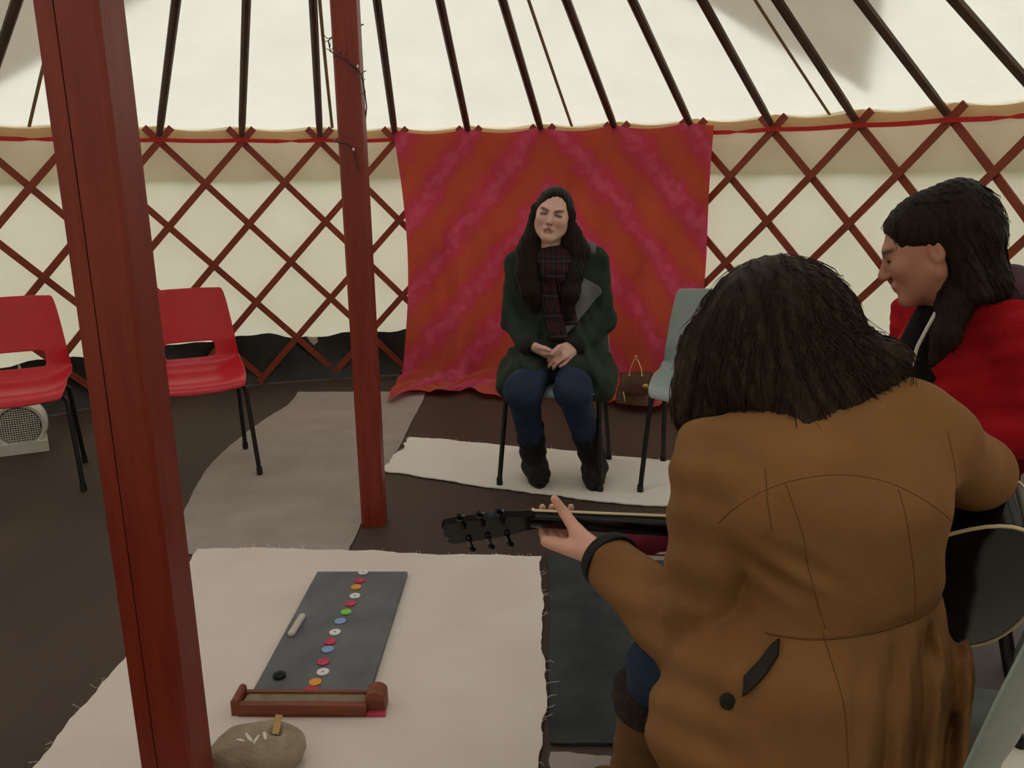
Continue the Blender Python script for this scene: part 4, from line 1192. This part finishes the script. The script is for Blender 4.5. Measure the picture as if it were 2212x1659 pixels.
def guitar():
    t = bpy.data.objects.new('guitar', None); COL.objects.link(t); t.empty_display_size = .05
    t.matrix_world = GM
    tag(t, 'black acoustic guitar with cream binding held by the woman in camel', 'guitar')
    S0, S1 = 0.425, 0.925
    def half(q):            # half width along the body, q 0 (neck) .. 1 (tail)
        pts_ = [(0, 0.0), (.012, .055), (.05, .100), (.12, .132), (.20, .142), (.28, .138), (.38, .124), (.45, .120), (.52, .127), (.62, .160), (.72, .198), (.80, .210), (.87, .203), (.93, .171), (.97, .122), (.992, .064), (1, 0.0)]
        for (a, b), (c, d) in zip(pts_, pts_[1:]):
            if q <= c:
                u = (q - a) / (c - a); u = u if a < .01 or c > .99 else u
                return b + (d - b) * u
        return 0
    qs = [0, .004, .012, .03, .05, .085, .12, .16, .20, .24, .28, .33, .38, .415, .45, .485, .52, .57, .62, .67, .72, .76, .80, .84, .87, .90, .93, .95, .97, .983, .992, .998, 1]
    up_ = [(S0 + (S1 - S0) * q, half(q)) for q in qs]; lo_ = [(x, -y) for x, y in up_[-2:0:-1]]
    out = up_ + lo_
    for _ in range(2):
        out = [((out[i - 1][0] + 2 * out[i][0] + out[(i + 1) % len(out)][0]) / 4, (out[i - 1][1] + 2 * out[i][1] + out[(i + 1) % len(out)][1]) / 4) for i in range(len(out))]
    zf, zb = -0.008, -0.112
    n = len(out)
    mb = MB(); mb.add([(x, y, zf) for x, y in out] + [(x, y, zb) for x, y in out], [(i, n + i, n + (i + 1) % n, (i + 1) % n) for i in range(n)])
    mb.build('side', M['gloss_black'], t, local=True, angle=60)
    for nm, z, sgn, m_ in (('top', zf, 1, M['sprucetop']), ('back', zb, -1, M['gloss_black'])):
        cx = sum(x for x, _ in out) / n
        V = [(cx, 0, z + sgn * .006)]; F = []
        for k, sc in enumerate((.35, .7, .93, 1.0)):
            V += [(cx + (x - cx) * sc, y * sc, z + sgn * .006 * (1 - sc ** 2)) for x, y in out]
        for i in range(n): F.append((0, 1 + i, 1 + (i + 1) % n))
        for k in range(3):
            for i in range(n): F.append((1 + k * n + i, 1 + (k + 1) * n + i, 1 + (k + 1) * n + (i + 1) % n, 1 + k * n + (i + 1) % n))
        if sgn < 0: F = [f[::-1] for f in F]
        mb = MB(); mb.add(V, F); mb.build(nm, m_, t, local=True, angle=40)
        MB().tube([(x, y, z) for x, y in out + out[:1]], 0.0032, 6, caps=False).build('binding', M['binding'], t, local=True)
    # neck, fretboard, frets, heel
    def neck_pt(u, v):
        x = -0.005 + 0.46 * v; w = .0215 + .006 * v; a = PI * u
        return Vector((x, w * math.cos(a), -.004 - (.020 + .006 * v + (.05 * max(0, (v - .86) / .14) ** 2)) * math.sin(a)))
    mb = MB(); mb.grid(neck_pt, 16, 24); mb.build('neck', M['gloss_black'], t, local=True)
    mb = MB(); V = []
    for x, w in ((0, .0215), (.58, .0290)):
        V += [(x, -w, -.004), (x, w, -.004), (x, w, .002), (x, -w, .002)]
    mb.add(V, [(0, 1, 2, 3), (4, 7, 6, 5), (0, 4, 5, 1), (1, 5, 6, 2), (2, 6, 7, 3), (3, 7, 4, 0)]); fb = mb.build('fretboard', M['ebony'], t, local=True, smooth=False)
    for sgn in (1, -1):
        MB().tube([(0, sgn * .0222, -.001), (.58, sgn * .0297, -.001)], 0.0030, 6, flat=1.0).build('binding', M['binding'], fb, local=True)
    for i in range(1, 20):
        x = .645 * (1 - 2 ** (-i / 12)); w = .0215 + .0075 * x / .58
        MB().tube([(x, -w, .0025), (x, w, .0025)], .001, 4).build('fret', M['chrome'], fb, local=True)
    MB().box((0, 0, .002), (.005, .043, .008)).build('nut', M['binding'], t, local=True)
    # headstock, bent back
    R_ = Matrix.Rotation(rad(-13), 4, 'Y')
    o = [(0.004, -.0225), (-.03, -.026), (-.055, -.034), (-.10, -.036), (-.16, -.038), (-.188, -.036), (-.196, -.026), (-.190, -.012), (-.198, 0), (-.190, .012), (-.196, .026), (-.188, .036), (-.16, .038), (-.10, .036), (-.055, .034), (-.03, .026), (0.004, .0225)]
    hs = MB().prism(o[::-1], -.0165, -.001, R_).build('headstock', M['gloss_black'], t, local=True, angle=35)
    for s in (1, -1):
        for i in range(3):
            x = -.065 - .042 * i
            MB().tube([R_ @ Vector((x, s * .022, .010)), R_ @ Vector((x, s * .022, -.02))], .0035, 8).build('tuning_post', M['chrome'], hs, local=True)
            MB().tube([R_ @ Vector((x, s * .022, -.020)), R_ @ Vector((x, s * .046, -.020)), R_ @ Vector((x, s * .052, -.020))], [.006, .004, .003], 8).build('tuning_machine', M['gloss_black'], hs, local=True)
            MB().lathe([(.002, -.007), (.0075, -.004), (.0085, 0), (.0075, .004), (.002, .007)], 14, R_ @ Matrix.Translation((x, s * .060, -.020)) @ Matrix.Scale(1.25, 4, (0, 1, 0))).build('tuning_knob', M['gloss_black'], hs, local=True)
    # sound hole rosette, bridge, strings
    MB().lathe([(.050, 0), (.058, .0006), (.050, .0012)], 32, Matrix.Translation((.60, 0, zf + .0055))).build('rosette', M['binding'], t, local=True)
    MB().box((.745, 0, .001), (.030, .16, .010), None, .003).build('bridge', M['ebony'], t, local=True)
    for i in range(6):
        y = (i - 2.5)
        MB().tube([R_ @ Vector((-.065 - .042 * (i % 3), (.022 if i > 2 else -.022), .006)), (0, y * .0068, .007), (.745, y * .0104, .010)], .0006, 4).build('string', M['chrome'], t, local=True)
    MB().lathe([(.006, 0), (.007, .004), (.005, .012), (.008, .016), (.004, .018)], 14, Matrix.Translation((S1 + .002, 0, -.06)) @ Matrix.Rotation(rad(90), 4, 'Y')).build('strap_button', M['chrome'], t, local=True)
    return t
guitar()

# ------------------------------------------------------------------ woman in the camel coat, seen from behind
chair('plastic_chair', 'greyplastic', (0.515, 1.115, 0.009), rad(-130), 'grey plastic chair under the woman in the camel coat', GC)
def woman_camel():
    t = thing('person', (.48, 1.20, 0.010), 'woman in a camel coat seen from behind, bent over a black guitar', 'person')
    HC = A(.440, 1.385, 1.018); fwd = Vector((-.42, .72, -.55)).normalized()
    yl = -fwd; xl = yl.cross(Vector((.10, 0, 1))).normalized(); zl = xl.cross(yl)
    HR = np.array([[xl.x, yl.x, zl.x], [xl.y, yl.y, zl.y], [xl.z, yl.z, zl.z]])
    body = xf(head_prims(.11), HR, HC, 1.0)
    body += [cone((.43, 1.30, .96), (.45, 1.19, .90), .050, .075, .04), cone((.32, 1.19, .87), (.61, 1.20, .885), .05, .05, .04), ell((.455, 1.17, .80), (.145, .085, .15), k=.05),
             ell((.475, 1.15, .64), (.125, .085, .12), k=.05), ell((.50, 1.16, .52), (.155, .12, .085), k=.05)]
    body += chain([(.305, 1.175, .875), (.312, 1.22, .525), (.172, 1.485, .578)], [.045, .036, .0235], .02)
    body += chain([(.63, 1.205, .895), (.765, 1.300, .800), (.66, 1.57, .715)], [.045, .036, .0235], .02)
    # left hand round the neck: thumb up behind it, fingers underneath to the front
    wr = (.172, 1.485, .578)
    for i in range(4):                                    # index nearest the headstock
        kx = .066 + .0205 * i; ln = (1.0, 1.06, 1.0, .84)[i]
        kn_ = (kx, 1.596 - .006 * i, .560 - .002 * i)
        body.append(cone((.172 - .010 + .008 * i, 1.488, .577), kn_, .0165, .0115, .016))
        body += chain([kn_, (kx - .004, 1.596 + .045 * ln, .556), (kx - .006, 1.650 + .030 * ln, .582), (kx - .004, 1.660 + .012 * ln, .606)], [.0105, .0092, .0085, .0072], .0035)
    body += [cone((.160, 1.505, .583), (.128, 1.562, .596), .020, .0155, .016), cone((.128, 1.562, .596), (.104, 1.594, .624), .0150, .0115, .007), cone((.104, 1.594, .624), (.084, 1.602, .652), .0112, .0088, .004)]
    body += hand_prims((.66, 1.57, .715), (-.35, .62, -.70), (-.3, -.75, -.45), 1, [(25, 30, 20)] * 4, [(.8, .5, .2), (.9, .2, .2), (.95, .1, .2)], .95)
    legs_ = (((.47, 1.12, .505), (.262, 1.300, .455), (.235, 1.410, .10), (.185, 1.495, .045)), ((.52, 1.22, .490), (.385, 1.545, .450), (.390, 1.585, .10), (.345, 1.665, .045)))
    for l_ in legs_: body += chain(list(l_), [.072, .050, .034, .028], .02)
    me = sdf_mesh('body', body, 0.0045)
    smooth_mesh(me, 1, .4)
    paint(me, lambda P: face_paint(np.tile(SK * np.array([1.0, .88, .82]), (len(P), 1)), HR, HC, 1.0, P))
    link('body', me, M['skin'], t)
    jn = [ell((.50, 1.16, .515), (.165, .13, .09), k=.04)]
    for (a, b, c, d) in legs_: jn += [cone(a, b, .080, .062, .03), cone(b, Vector(b).lerp(Vector(c), .45), .060, .054, .03)]
    link('jeans', smooth_mesh(sdf_mesh('jeans', jn, .008, lambda P: .002 * np.sin(P[:, 2] * 120 + P[:, 0] * 60)), 1), M['denim'], t)
    M['tan_suede'] = cloth_mat('tan_suede', srgb(112, 82, 50), srgb(128, 95, 60), 300, 9, bump=.3)
    M['dark_fur'] = mat('dark_fur', srgb(38, 28, 20), srgb(62, 46, 32), 140, .95, 1.0, 260)
    for (a, b, c, d) in legs_:
        kn, an, toe = Vector(b), Vector(c), Vector(d)
        top = kn.lerp(an, .26)
        bt = [cone(top, an, .066, .056, .02), cone(an + Vector((0, -.02, -.035)), toe, .050, .044, .03), ell((toe.x, toe.y, -.042), (.4, .4, .053), k=.004, op='s')]
        bo = link('boot', smooth_mesh(sdf_mesh('boot', bt, .007, lambda P: .002 * np.sin(P[:, 2] * 90 + P[:, 0] * 40)), 1), M['tan_suede'], t)
        MB().lathe([(.060, -.030), (.076, -.024), (.082, 0), (.078, .026), (.062, .032)], 26, Matrix.Translation(top + Vector((0, 0, .012)))).build('fur_trim', M['dark_fur'], bo)
    # coat: yoke, fitted back, gathered skirt, puffed sleeves
    ct = [cone((.320, 1.19, .872), (.610, 1.20, .892), .060, .060, .04), ell((.452, 1.185, .905), (.150, .095, .062), k=.05), ell((.468, 1.150, .820), (.174, .115, .125), k=.05),
          ell((.492, 1.140, .700), (.146, .108, .110), k=.05),
          ell((.470, 1.150, .560), (.222, .165, .120), k=.05), ell((.465, 1.150, .43), (.245, .185, .140), k=.06), cone((.42, 1.10, .47), (.315, 1.14, .455), .115, .100, .05)]
    ct += [ell((.292, 1.185, .892), (.052, .056, .050), k=.02), cone((.300, 1.17, .860), (.310, 1.215, .530), .066, .070, .006), cone((.310, 1.215, .528), (.190, 1.455, .574), .070, .055, .02)]
    ct += [ell((.575, 1.205, .952), (.080, .062, .047), k=.05), ell((.648, 1.20, .908), (.048, .054, .046), k=.02), cone((.640, 1.21, .890), (.762, 1.300, .812), .066, .060, .03), cone((.762, 1.300, .812), (.69, 1.52, .735), .058, .050, .025)]
    def cd(P):
        x, y, z = P[:, 0], P[:, 1], P[:, 2]
        zw = .655 + (x - .37) * .17                       # the tilted waist seam
        below = np.clip((zw - z) / .05, 0, 1); far_ = np.clip((zw - z) / .25, 0, 1)
        back = np.clip((1.22 - y) * 12, 0, 1)
        gath = np.clip((x - .44) * 9, 0, 1)
        pl = (.0130 * np.sin((x * 2.6 - y * 1.2) * 52 + 1.0) * (.45 + .8 * far_) + .004 * np.sin(x * 290 + z * 9) * (1 - far_)) * gath * below * back
        tuck = -.006 * np.exp(-((z - zw) / .010) ** 2) * 0 + .006 * np.exp(-((z - zw) / .012) ** 2) * back * (.25 + .75 * gath)
        # drag lines from the armpit and at the elbow
        drag = .005 * np.sin((z * 1.0 + (x - .36) * .55) * 120) * np.exp(-((x - .38) / .05) ** 2 - ((z - .755) / .05) ** 2) * back
        elb = .006 * np.sin((z * .6 - y * .9) * 105) * np.exp(-(((x - .285) / .07) ** 2 + ((y - 1.31) / .10) ** 2 + ((z - .57) / .07) ** 2))
        arm = .003 * np.sin(z * 80 + y * 40 + x * 30) * np.clip((.34 - x) * 20, 0, 1)
        return pl + tuck + drag + elb + arm
    cm = smooth_mesh(sdf_mesh('coat', ct, .0062, cd, clip=((-.2, .7, .27), (1.2, 1.9, 1.2))), 1)
    M['camel'] = cloth_mat('camel_wool', srgb(142, 100, 62), srgb(156, 112, 70), 500, 10, bump=.35)
    M['camel_seam'] = cloth_mat('camel_stitching', srgb(112, 76, 46), srgb(120, 84, 50), 500, 10)
    coat = link('coat', cm, M['camel'], t)
    bv = bvh_of(cm)
    sm = lambda pts_, r=.0010, n=26: seam('seam', bv, pts_, r, M['camel_seam'], coat, .6, n=n, off=-.0004)
    sm([(.285, .800), (.335, .862), (.390, .892), (.450, .900), (.505, .890), (.550, .868), (.590, .840), (.625, .81)])
    sm([(.372, .885), (.392, .82), (.410, .75), (.432, .68)])
    sm([(.520, .880), (.535, .82), (.550, .76), (.556, .70)])
    sm([(.43, .672), (.445, .60), (.452, .52), (.455, .44)])
    sm([(.36, .654), (.42, .663), (.48, .674), (.54, .684), (.60, .694), (.655, .702)], .0018)
    sm([(.622, .935), (.630, .90), (.640, .86), (.650, .82)])
    sm([(.350, .90), (.350, .86), (.355, .82)])
    # dark tab and button of the half belt
    def tab(u, v): return .318 + .052 * u + .004 * v, .596 + .052 * u + .020 * (v - .5) * (1.2 - u * .4)
    M['belt_dark'] = mat('dark_velvet', srgb(30, 24, 20), srgb(42, 34, 28), 40, .85)
    drape('belt_tab', bv, tab, 10, 6, .008, .010, M['belt_dark'], coat, y0=.6)
    h_ = bv.ray_cast(Vector((.303, .6, .566)), Vector((0, 1, 0)))
    if h_[0] is not None:
        MB().lathe([(.006, -.004), (.0125, -.003), (.0125, .004), (.009, .007), (.003, .006)], 18, Matrix.Translation(h_[0]) @ Matrix.Rotation(rad(90), 4, 'X')).build('button', M['belt_dark'], coat)
    d = (Vector((.172, 1.485, .578)) - Vector((.310, 1.215, .528))).normalized(); w = Vector((.185, 1.464, .5765))
    MB().tube([w - d * .004, w + d * .012, w + d * .020, w + d * .019, w + d * .004], [.0585, .0580, .0550, .046, .044], 28).build('cuff', M['cuff_black'], coat)
    # hair: loose, shoulder length, swept to the right
    hl = xf([ell((0, .015, .030), (.098, .120, .105), k=.03)], HR, HC, 1.0)
    hl += [ell((.436, 1.345, 1.030), (.136, .128, .124), k=.04), ell((.440, 1.275, .985), (.135, .100, .085), k=.05), ell((.452, 1.225, .965), (.120, .080, .062), k=.04),
           cone((.500, 1.265, 1.005), (.552, 1.215, 1.020), .062, .036, .03), cone((.552, 1.215, 1.020), (.580, 1.195, 1.030), .034, .012, .02), cone((.53, 1.22, .975), (.565, 1.18, .955), .05, .022, .03),
           cone((.330, 1.360, 1.000), (.302, 1.330, .905), .056, .034, .03), cone((.32, 1.33, .95), (.325, 1.275, .915), .05, .03, .03),
           cone((.425, 1.150, .945), (.408, 1.085, .905), .032, .010, .03)]
    fl_ = lambda P: .0016 * np.sin((P[:, 0] * 1.0 + P[:, 2] * .35) * 260 + 7 * np.sin(P[:, 2] * 14)) + .0012 * np.sin((P[:, 0] - P[:, 2] * .25) * 430 + 4 * np.sin(P[:, 1] * 25))
    M['hair_brown'] = hair_mat('brown_hair', srgb(36, 26, 19), srgb(62, 45, 33), (90, 90, 8))
    hm_ = sdf_mesh('hair', hl, .005, fl_)
    hair = link('hair', hm_, M['hair_brown'], t)
    # loose strands lifting off the mass
    rnd = random.Random(21); st = MB(); bvh_h = bvh_of(hm_)
    c0 = Vector((.44, 1.30, 1.02))
    for i in range(900):
        dr = Vector((rnd.gauss(0, 1), rnd.gauss(-.5, .8), rnd.gauss(0.1, .9))).normalized()
        hit = bvh_h.ray_cast(c0 + dr * .5, -dr)
        if hit[0] is None: continue
        p = hit[0] - dr * .006; flow = Vector((.25 + .8 * (p.x - .42) / .15, -.25, -.9)).normalized()
        flow = (flow - hit[1] * flow.dot(hit[1])).normalized()
        L_ = rnd.uniform(.05, .13); path = []
        for k in range(6):
            q = p + flow * L_ * k / 5 
            h2 = bvh_h.find_nearest(q)
            lift = rnd.uniform(.0005, .003) + .008 * (k / 5) ** 2 * rnd.random()
            path.append(h2[0] + h2[1] * lift if h2[0] is not None else q)
        st.tube(path, [.0003, .0008, .0009, .0008, .0006, .0002], 4)
    so = st.build('loose_strands', M['hair_brown'], hair, angle=None); so['kind'] = 'stuff'
    return t
woman_camel()
# ------------------------------------------------------------------ woman in the red coat, in profile
chair('plastic_chair', 'greyplastic', (1.06, 1.93, 0.001), rad(-118), 'grey plastic chair under the woman in the red coat', GC)
def woman_red():
    t = thing('person', (1.05, 1.95, 0.010), 'woman in a red coat with tied-back dark hair looking down in profile', 'person')
    HC = A(.916, 1.840, 1.132); HS = .98
    fwd = Vector((-.86, .40, -.36)).normalized()
    yl = -fwd; xl = yl.cross(Vector((0, .05, 1))).normalized(); zl = xl.cross(yl)
    HR = np.array([[xl.x, yl.x, zl.x], [xl.y, yl.y, zl.y], [xl.z, yl.z, zl.z]])
    body = xf(head_prims(.11), HR, HC, HS)
    body += [cone((.965, 1.835, 1.05), (1.03, 1.865, .97), .05, .075, .04), cone((1.06, 1.755, .945), (1.00, 2.00, .945), .05, .05, .04), ell((1.06, 1.89, .80), (.10, .14, .16), k=.05),
             ell((1.08, 1.92, .63), (.10, .13, .12), k=.05), ell((1.06, 1.93, .52), (.13, .155, .085), k=.05)]
    body += chain([(1.075, 1.74, .945), (1.12, 1.70, .76), (.90, 1.735, .680)], [.045, .036, .0235], .02)
    body += chain([(1.00, 2.01, .945), (1.03, 2.08, .76), (.82, 1.98, .670)], [.045, .036, .0235], .02)
    body += hand_prims((.90, 1.735, .680), (-.9, .35, -.2), (.1, .3, -.9), -1, [(20, 30, 20)] * 4, [(.8, .4, .2), (.9, .2, .2), (.95, .1, .2)], .92)
    body += hand_prims((.82, 1.98, .670), (-.9, -.3, -.25), (-.1, -.3, -.9), 1, [(20, 30, 20)] * 4, [(.8, .4, .2), (.9, .2, .2), (.95, .1, .2)], .92)
    lg = (((1.02, 1.90, .515), (.700, 2.035, .585), (.480, 2.195, .345), (.355, 2.205, .285)), ((1.00, 2.00, .495), (.690, 2.120, .455), (.690, 2.210, .10), (.580, 2.245, .045)))
    for l_ in lg: body += chain(list(l_), [.072, .050, .034, .026], .02)
    me = smooth_mesh(sdf_mesh('body', body, .0045), 1, .4)
    paint(me, lambda P: face_paint(np.tile(SK * np.array([.62, .46, .39]), (len(P), 1)), HR, HC, HS, P, squint=True, browtilt=.1))  # skin colour darkened throughout to carry the shadow on her face
    link('body', me, M['skin'], t)
    jn = [ell((1.06, 1.93, .52), (.14, .165, .09), k=.04)]
    for (a, b, c, d) in lg: jn += [cone(a, b, .084, .068, .03), cone(b, Vector(b).lerp(Vector(c), .93), .064, .046, .03)]
    link('jeans', smooth_mesh(sdf_mesh('jeans', jn, .008, lambda P: .002 * np.sin(P[:, 2] * 120 + P[:, 0] * 60)), 1), M['denim'], t)
    M['maroon'] = cloth_mat('maroon_canvas', srgb(96, 26, 40), srgb(112, 34, 50), 600, 15, bump=.3)
    M['whiterubber'] = mat('white_rubber', srgb(220, 214, 204), srgb(228, 222, 212), 40, .6)
    for i, (a, b, c, d) in enumerate(lg):
        an, toe = Vector(c), Vector(d); f_ = Vector((toe.x - an.x, toe.y - an.y, 0)).normalized(); s_ = Vector((-f_.y, f_.x, 0))
        base = (.244 if i == 0 else .018)
        heel = an - f_ * .045; tip = an + f_ * .175
        sh = [cone((heel.x, heel.y, base + .040), (an.x + f_.x * .09, an.y + f_.y * .09, base + .034), .038, .040, .03), cone((an.x + f_.x * .09, an.y + f_.y * .09, base + .032), (tip.x, tip.y, base + .024), .040, .032, .03),
              cone((an.x, an.y, base + .05), (an.x, an.y, base + .095), .042, .044, .025), ell((an.x, an.y, base - .145), (.6, .6, .150), k=.004, op='s')]
        so = link('sneaker', smooth_mesh(sdf_mesh('sneaker', sh, .006), 1), M['maroon'], t)
        o_ = []
        for k in range(36):
            q = 2 * PI * k / 36; l_ = math.cos(q); w_ = .042 * (1 if l_ > 0 else .92) * math.sin(q)
            p = an + f_ * (.060 + .148 * l_) + s_ * w_ * (1.0 - .12 * l_ * l_)
            o_.append((p.x, p.y))
        MB().prism(o_, base - .006, base + .018).build('sole', M['whiterubber'], so, angle=40)
        MB().tube([(an + f_ * (.060 + .150 * math.cos(2 * PI * k / 36)) + s_ * .043 * math.sin(2 * PI * k / 36) * (1 - .12 * math.cos(2 * PI * k / 36) ** 2)).to_3d() * 1 + Vector((0, 0, base + .010 - (an.z))) for k in range(37)], .0022, 5, caps=False).build('stripe', M['maroon'], so)
        for k in range(4):
            p = an + f_ * (.050 + .022 * k); zc = base + .088 - .010 * k
            MB().tube([p + s_ * .026 + Vector((0, 0, zc - an.z - .012)), p + s_ * .0 + Vector((0, 0, zc - an.z + .002)), p - s_ * .026 + Vector((0, 0, zc - an.z - .012))], .0032, 6).build('lace', M['whiterubber'], so)
    # coat
    ct = [cone((1.075, 1.755, .962), (1.01, 2.005, .955), .064, .062, .04), ell((1.045, 1.868, .985), (.098, .112, .062), k=.04), ell((1.055, 1.88, .83), (.135, .165, .17), k=.05), ell((1.08, 1.92, .65), (.135, .165, .14), k=.06), ell((1.06, 1.93, .52), (.175, .20, .10), k=.05),
          cone((.97, 1.87, .90), (.925, 1.91, .72), .075, .085, .05), cone((1.00, 1.90, .51), (.84, 1.98, .54), .11, .09, .05)]
    ct += [cone((1.085, 1.735, .950), (1.125, 1.695, .770), .068, .064, .03), cone((1.125, 1.695, .770), (.93, 1.735, .690), .064, .052, .03)]
    ct += [cone((1.00, 2.015, .945), (1.03, 2.08, .770), .066, .060, .03), cone((1.03, 2.08, .770), (.85, 1.985, .680), .060, .050, .03)]
    cd = lambda P: .004 * np.sin((P[:, 0] * .6 + P[:, 2]) * 75 + 5 * np.sin(P[:, 1] * 18)) + .0025 * np.sin(P[:, 2] * 120 - P[:, 0] * 60)
    cm = smooth_mesh(sdf_mesh('coat', ct, .0075, cd), 1)
    M['red_wool'] = cloth_mat('red_wool', srgb(176, 22, 34), srgb(192, 28, 40), 500, 12, bump=.3)
    coat = link('coat', cm, M['red_wool'], t)
    M['mauve'] = cloth_mat('mauve_knit', srgb(84, 56, 72), srgb(98, 68, 84), 400, 14, bump=.4)
    ring = []
    for k in range(25):
        q = rad(-95 + 250 * k / 24)
        ring.append((1.050 + .080 * math.cos(q), 1.862 + .092 * math.sin(q), 1.042 + .018 * math.cos(q)))
    MB().tube(ring, [.020] + [.030] * 23 + [.020], 10, flat=1.0).build('collar', M['mauve'], coat)
    # dark top and a pale cord in the open front
    M['dark_top'] = cloth_mat('black_jersey', srgb(22, 18, 20), srgb(30, 26, 28), 500, 12)
    link('top', smooth_mesh(sdf_mesh('top', [cone((.985, 1.845, 1.00), (.945, 1.86, .86), .066, .072, .03)], .008), 1), M['dark_top'], t)
    MB().tube([(.912, 1.770, 1.000), (.898, 1.772, .965), (.885, 1.778, .925), (.880, 1.785, .88)], .0042, 8).build('cord', M['whiteplastic'], coat)
    # hair: swept back to a raised half-up bunch, lengths falling behind the ear and forward over the shoulder
    hl = xf([ell((0, .024, .036), (.084, .108, .090), k=.02), ell((0, -.097, -.038), (.09, .080, .104), rotm(('X', 8)), k=.010, op='s'), ell((.09, -.030, -.048), (.05, .056, .064), k=.010, op='s'), ell((-.09, -.030, -.048), (.05, .056, .064), k=.012, op='s'),
             ell((0, .085, .068), (.058, .052, .058), k=.03), ell((0, .105, .010), (.062, .052, .075), k=.03), cone((.045, .055, -.03), (.050, .060, -.12), .036, .032, .02), cone((-.045, .055, -.03), (-.050, .060, -.12), .036, .032, .02), cone((0, .085, -.02), (0, .10, -.13), .045, .04, .03)], HR, HC, HS)
    hl += chain([(.950, 1.790, 1.075), (.950, 1.770, 1.010), (.930, 1.752, .950), (.905, 1.745, .895)], [.030, .034, .028, .010], .02)
    fl_ = lambda P: .0014 * np.sin((P[:, 0] + .5 * P[:, 2]) * 280 + 6 * np.sin(P[:, 2] * 25)) + .0010 * np.sin(P[:, 1] * 420 + P[:, 2] * 120)
    M['hair_black'] = hair_mat('very_dark_hair', srgb(24, 17, 14), srgb(44, 31, 25), (80, 80, 12))
    hm_ = sdf_mesh('hair', hl, .005, fl_)
    hair = link('hair', hm_, M['hair_black'], t)
    rnd = random.Random(5); st = MB(); bvh_h = bvh_of(hm_); c0 = Vector((.95, 1.84, 1.13))
    for i in range(160):
        dr = Vector((rnd.gauss(.5, .8), rnd.gauss(-.3, .8), rnd.gauss(0.1, .8))).normalized()
        hit = bvh_h.ray_cast(c0 + dr * .5, -dr)
        if hit[0] is None: continue
        p = hit[0]; flow = Vector((.55, .05, -.8)); flow = (flow - hit[1] * flow.dot(hit[1])).normalized(); L_ = rnd.uniform(.04, .10); path = []
        for k in range(6):
            h2 = bvh_h.find_nearest(p + flow * L_ * k / 5)
            path.append(h2[0] + h2[1] * (rnd.uniform(0, .002) + .010 * (k / 5) ** 2 * rnd.random()))
        st.tube(path, [.0004, .0010, .0011, .0010, .0008, .0003], 4)
    so = st.build('loose_strands', M['hair_black'], hair, angle=None); so['kind'] = 'stuff'
    MB().lathe([(.006, -.004), (.013, 0), (.006, .004)], 14, Matrix.Translation((1.000, 1.80, 1.225)) @ Matrix.Rotation(rad(60), 4, 'Y')).build('hair_clip', M['wire'], hair)
    return t
woman_red()
